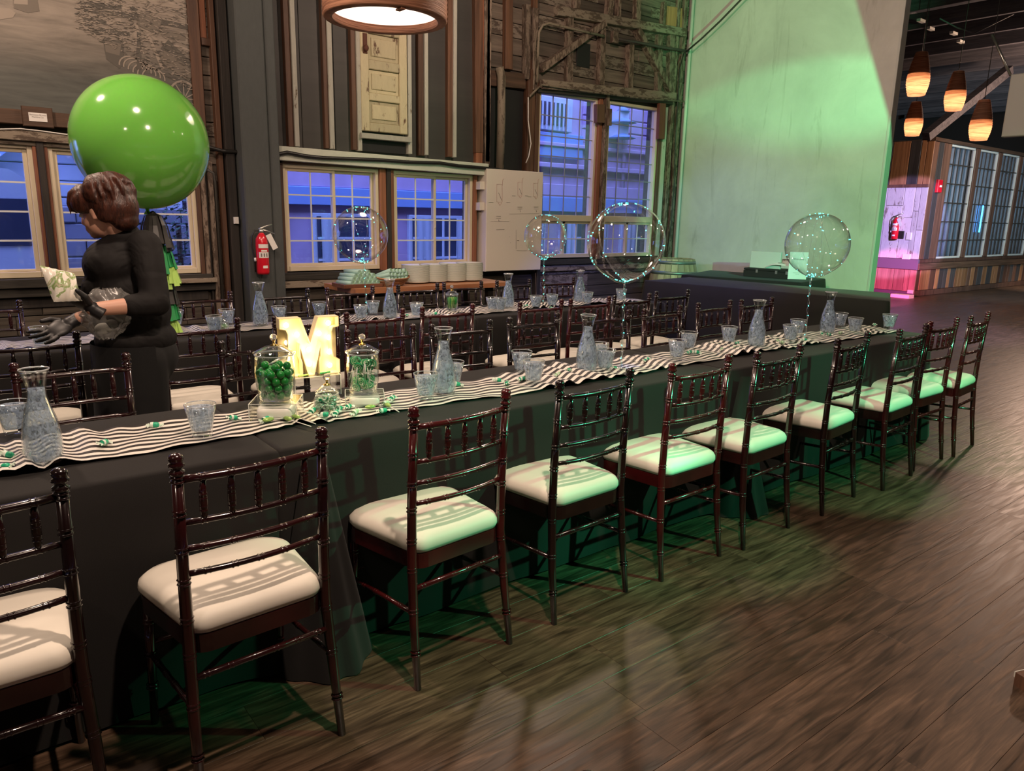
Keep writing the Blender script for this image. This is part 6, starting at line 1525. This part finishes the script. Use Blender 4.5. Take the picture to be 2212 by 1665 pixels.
capsules('shirt',[[(shL,.070),(shm(shL,elL,.5),.063),(elL,.055),(shm(elL,wrL,.38),.048)],[(shR,.070),(shm(shR,elR,.5),.062),(elR,.054),(shm(elR,wrR,.35),.046)]],'black_shirt',pe_,.009,3,shx)
MB().lathe([(.070,0),(.074,.004),(.068,.020),(.063,.018),(.063,.0)],24,tuple(neckb+Vector((-.010,.01,.026))),M=Rz(-.668)@Matrix.Rotation(-.35,3,'Y'),close=True).build('collar',M['black_shirt'],pe_)
capsules('trousers',[[(hipc+Vector((0,0,.0)),.14),(hipc+Vector((0,0,-.10)),.15)]]+[[(hipj[i],.115),(kn[i],.085),(an_[i]+Vector((0,0,.02)),.07)] for i in (0,1)],'black_trouser',pe_,.010,6,lambda mb: mb.ball(hipc+Vector((.01,0,-.05)),(.170,.180,.15),24,16,Rz(-.668)))
ap=MB(); 
def fap(u,v):
    a=PI*.62+ (u)*PI*.95; r1,r2=.178+.02*v,.205; return (hipc.x+.005+r1*math.cos(a),r2*math.sin(a),hipc.z+.02-v*.52)
ap.grid(fap,22,12); ao=ap.build('apron',M['black_trouser'],pe_)
for s,i in ((-1,0),(1,1)): MB().ball(an_[i]+Vector((-.06,0,-.035)),(.13,.045,.038),18,12).build('shoe',M['black'],pe_)
# gloved hands: palm, four bent fingers, thumb from the palm side
def hand(wrist,d,up,name,curl,thumb_side,spread=.28,sc=1.0,fc=(1,1,1,1),sdv=None):
    d=Vector(d).normalized(); up=Vector(up)
    if sdv is not None: up=(Vector(sdv)*thumb_side).cross(d)
    up=(up-d*up.dot(d)).normalized(); sd=d.cross(up)*thumb_side
    mb=MB(); pal=wrist+d*.045*sc
    R=Matrix((d,sd,up)).transposed()
    mb.ball(pal,(.050*sc,.040*sc,.017*sc),18,12,R); mb.ball(wrist,(.034,.030,.026),16,12,R); mb.tube([wrist-d*.045,wrist],[.030,.028],14)
    for k,(off,ln) in enumerate(((.030,.070),(.010,.080),(-.011,.075),(-.030,.058))):
        b0=pal+d*.030*sc+sd*off*sc; fd=(d+sd*(off*spread/.03)).normalized(); c=curl*fc[k]
        p=[b0,b0+fd*ln*.42*sc]; ax=fd.cross(up); 
        f1=Matrix.Rotation(c,3,ax)@fd; p.append(p[-1]+f1*ln*.32*sc); f2=Matrix.Rotation(c*1.8,3,ax)@fd; p.append(p[-1]+f2*ln*.28*sc)
        mb.tube(p,[.0095*sc,.0090*sc,.0082*sc,.0065*sc],10); mb.ball(p[-1],.0066*sc,10,8); mb.ball(p[1],.0092*sc,10,8); mb.ball(p[2],.0084*sc,10,8)
    tb=wrist+d*.018*sc+sd*.026*sc; t1=tb+(d*.55+sd*.75).normalized()*.036*sc; t2=t1+(d*.9+sd*.35).normalized()*.032*sc
    mb.tube([tb,t1,t2],[.0135*sc,.0115*sc,.0085*sc],10); mb.ball(t2,.0086*sc,10,8); mb.ball(t1,.0116*sc,10,8)
    o=mb.build(name,M['glove'],pe_); md=o.modifiers.new('r','REMESH'); md.mode='VOXEL'; md.voxel_size=.0034; md.use_smooth_shade=True; s_=o.modifiers.new('s','SMOOTH'); s_.iterations=3; return o
hL=Lp(Q(200,666,-.27)); tipL=Lp(Q(146,636,-.25)); hand(hL,tipL-hL,Vector((.1,.75,.6)),'glove',.30,-1,.20,1.12,sdv=(-.25,-.72,.65))
hR=Lp(Q(152,697,.10)); tipR=Lp(Q(92,728,.06)); hand(hR,tipR-hR,Vector((-.2,-.65,.7)),'glove',.22,1,.16,1.12)
# what she holds
pk=MB(); pr_=random.Random(6)
c00=Q(85,573,-.27); c10=Q(160,590,-.26); c01=Q(116,652,-.30); c11=Q(178,650,-.30)
def fpk(s):
    def f(u,v):
        p=(c00*(1-u)*(1-v)+c10*u*(1-v)+c01*(1-u)*v+c11*u*v); puff=.020*(math.sin(PI*u)*math.sin(PI*v))**.5; n=Vector((.2,-1,.25)).normalized()
        return tuple(p+n*s*(puff+.001)+n*.004*math.sin(u*19+v*7)*math.sin(PI*v)+n*.003*math.sin(u*31+v*13))
    return f
pk.grid(fpk(1),22,18,True,True); pk.grid(fpk(-1),22,18,True,True)
def packet_mat():
    m,nt,b=mat_base('packet_print'); v=coords(nt,(14,14,14),False); n=noise(nt,v,1.1,3,0.6,1.5)
    nt.links.new(ramp(nt,n,[(.36,(.78,.72,.62)),(.52,(.80,.76,.68)),(.58,(.20,.34,.08)),(.66,(.62,.50,.42)),(.74,(.35,.28,.26))]),b.inputs['Base Color']); setp(b,rough=.28,coat=.4); return m
M['packet']=packet_mat()
tag(pk.build('candy_packet',M['packet']),'shiny white and green printed packet held in the raised gloved hand','packet')
bg_=empty('plastic_bag',tuple(Q(232,678,-.17)),0,'crumpled clear plastic bag hanging under the forearm','bag'); bgo=Q(232,678,-.17)
bm_=MB(); 
def bagf(u,v):
    a=2*PI*u; t=v; z=.105-.21*t; r=.012+.066*math.sin(PI*min(1,.12+.84*t))**.8; r*=1+.08*math.sin(a*5+t*9)+.05*abs(math.sin(a*8-t*17))+.04*abs(math.sin(a*3+t*31)); 
    from mathutils import noise as _n
    q=Vector((math.cos(a)*3,math.sin(a)*3,t*6)); r*=1+.30*_n.noise(q*1.3)+.16*_n.noise(q*3.1)
    return (r*math.cos(a)*1.15+(.02*(t-.5))*-1,r*math.sin(a)*.55,z+.012*_n.noise(q*2.0))
bm_.grid(bagf,44,26); bm_.build('bag_film',M['poly'],bg_)
MB().ball((.012,0,-.045),(.024,.02,.022),14,10).build('dark_content',M['black'],bg_); MB().ball((-.02,.0,-.06),(.034,.02,.025),14,10).build('pale_content',M['wall_end'],bg_)
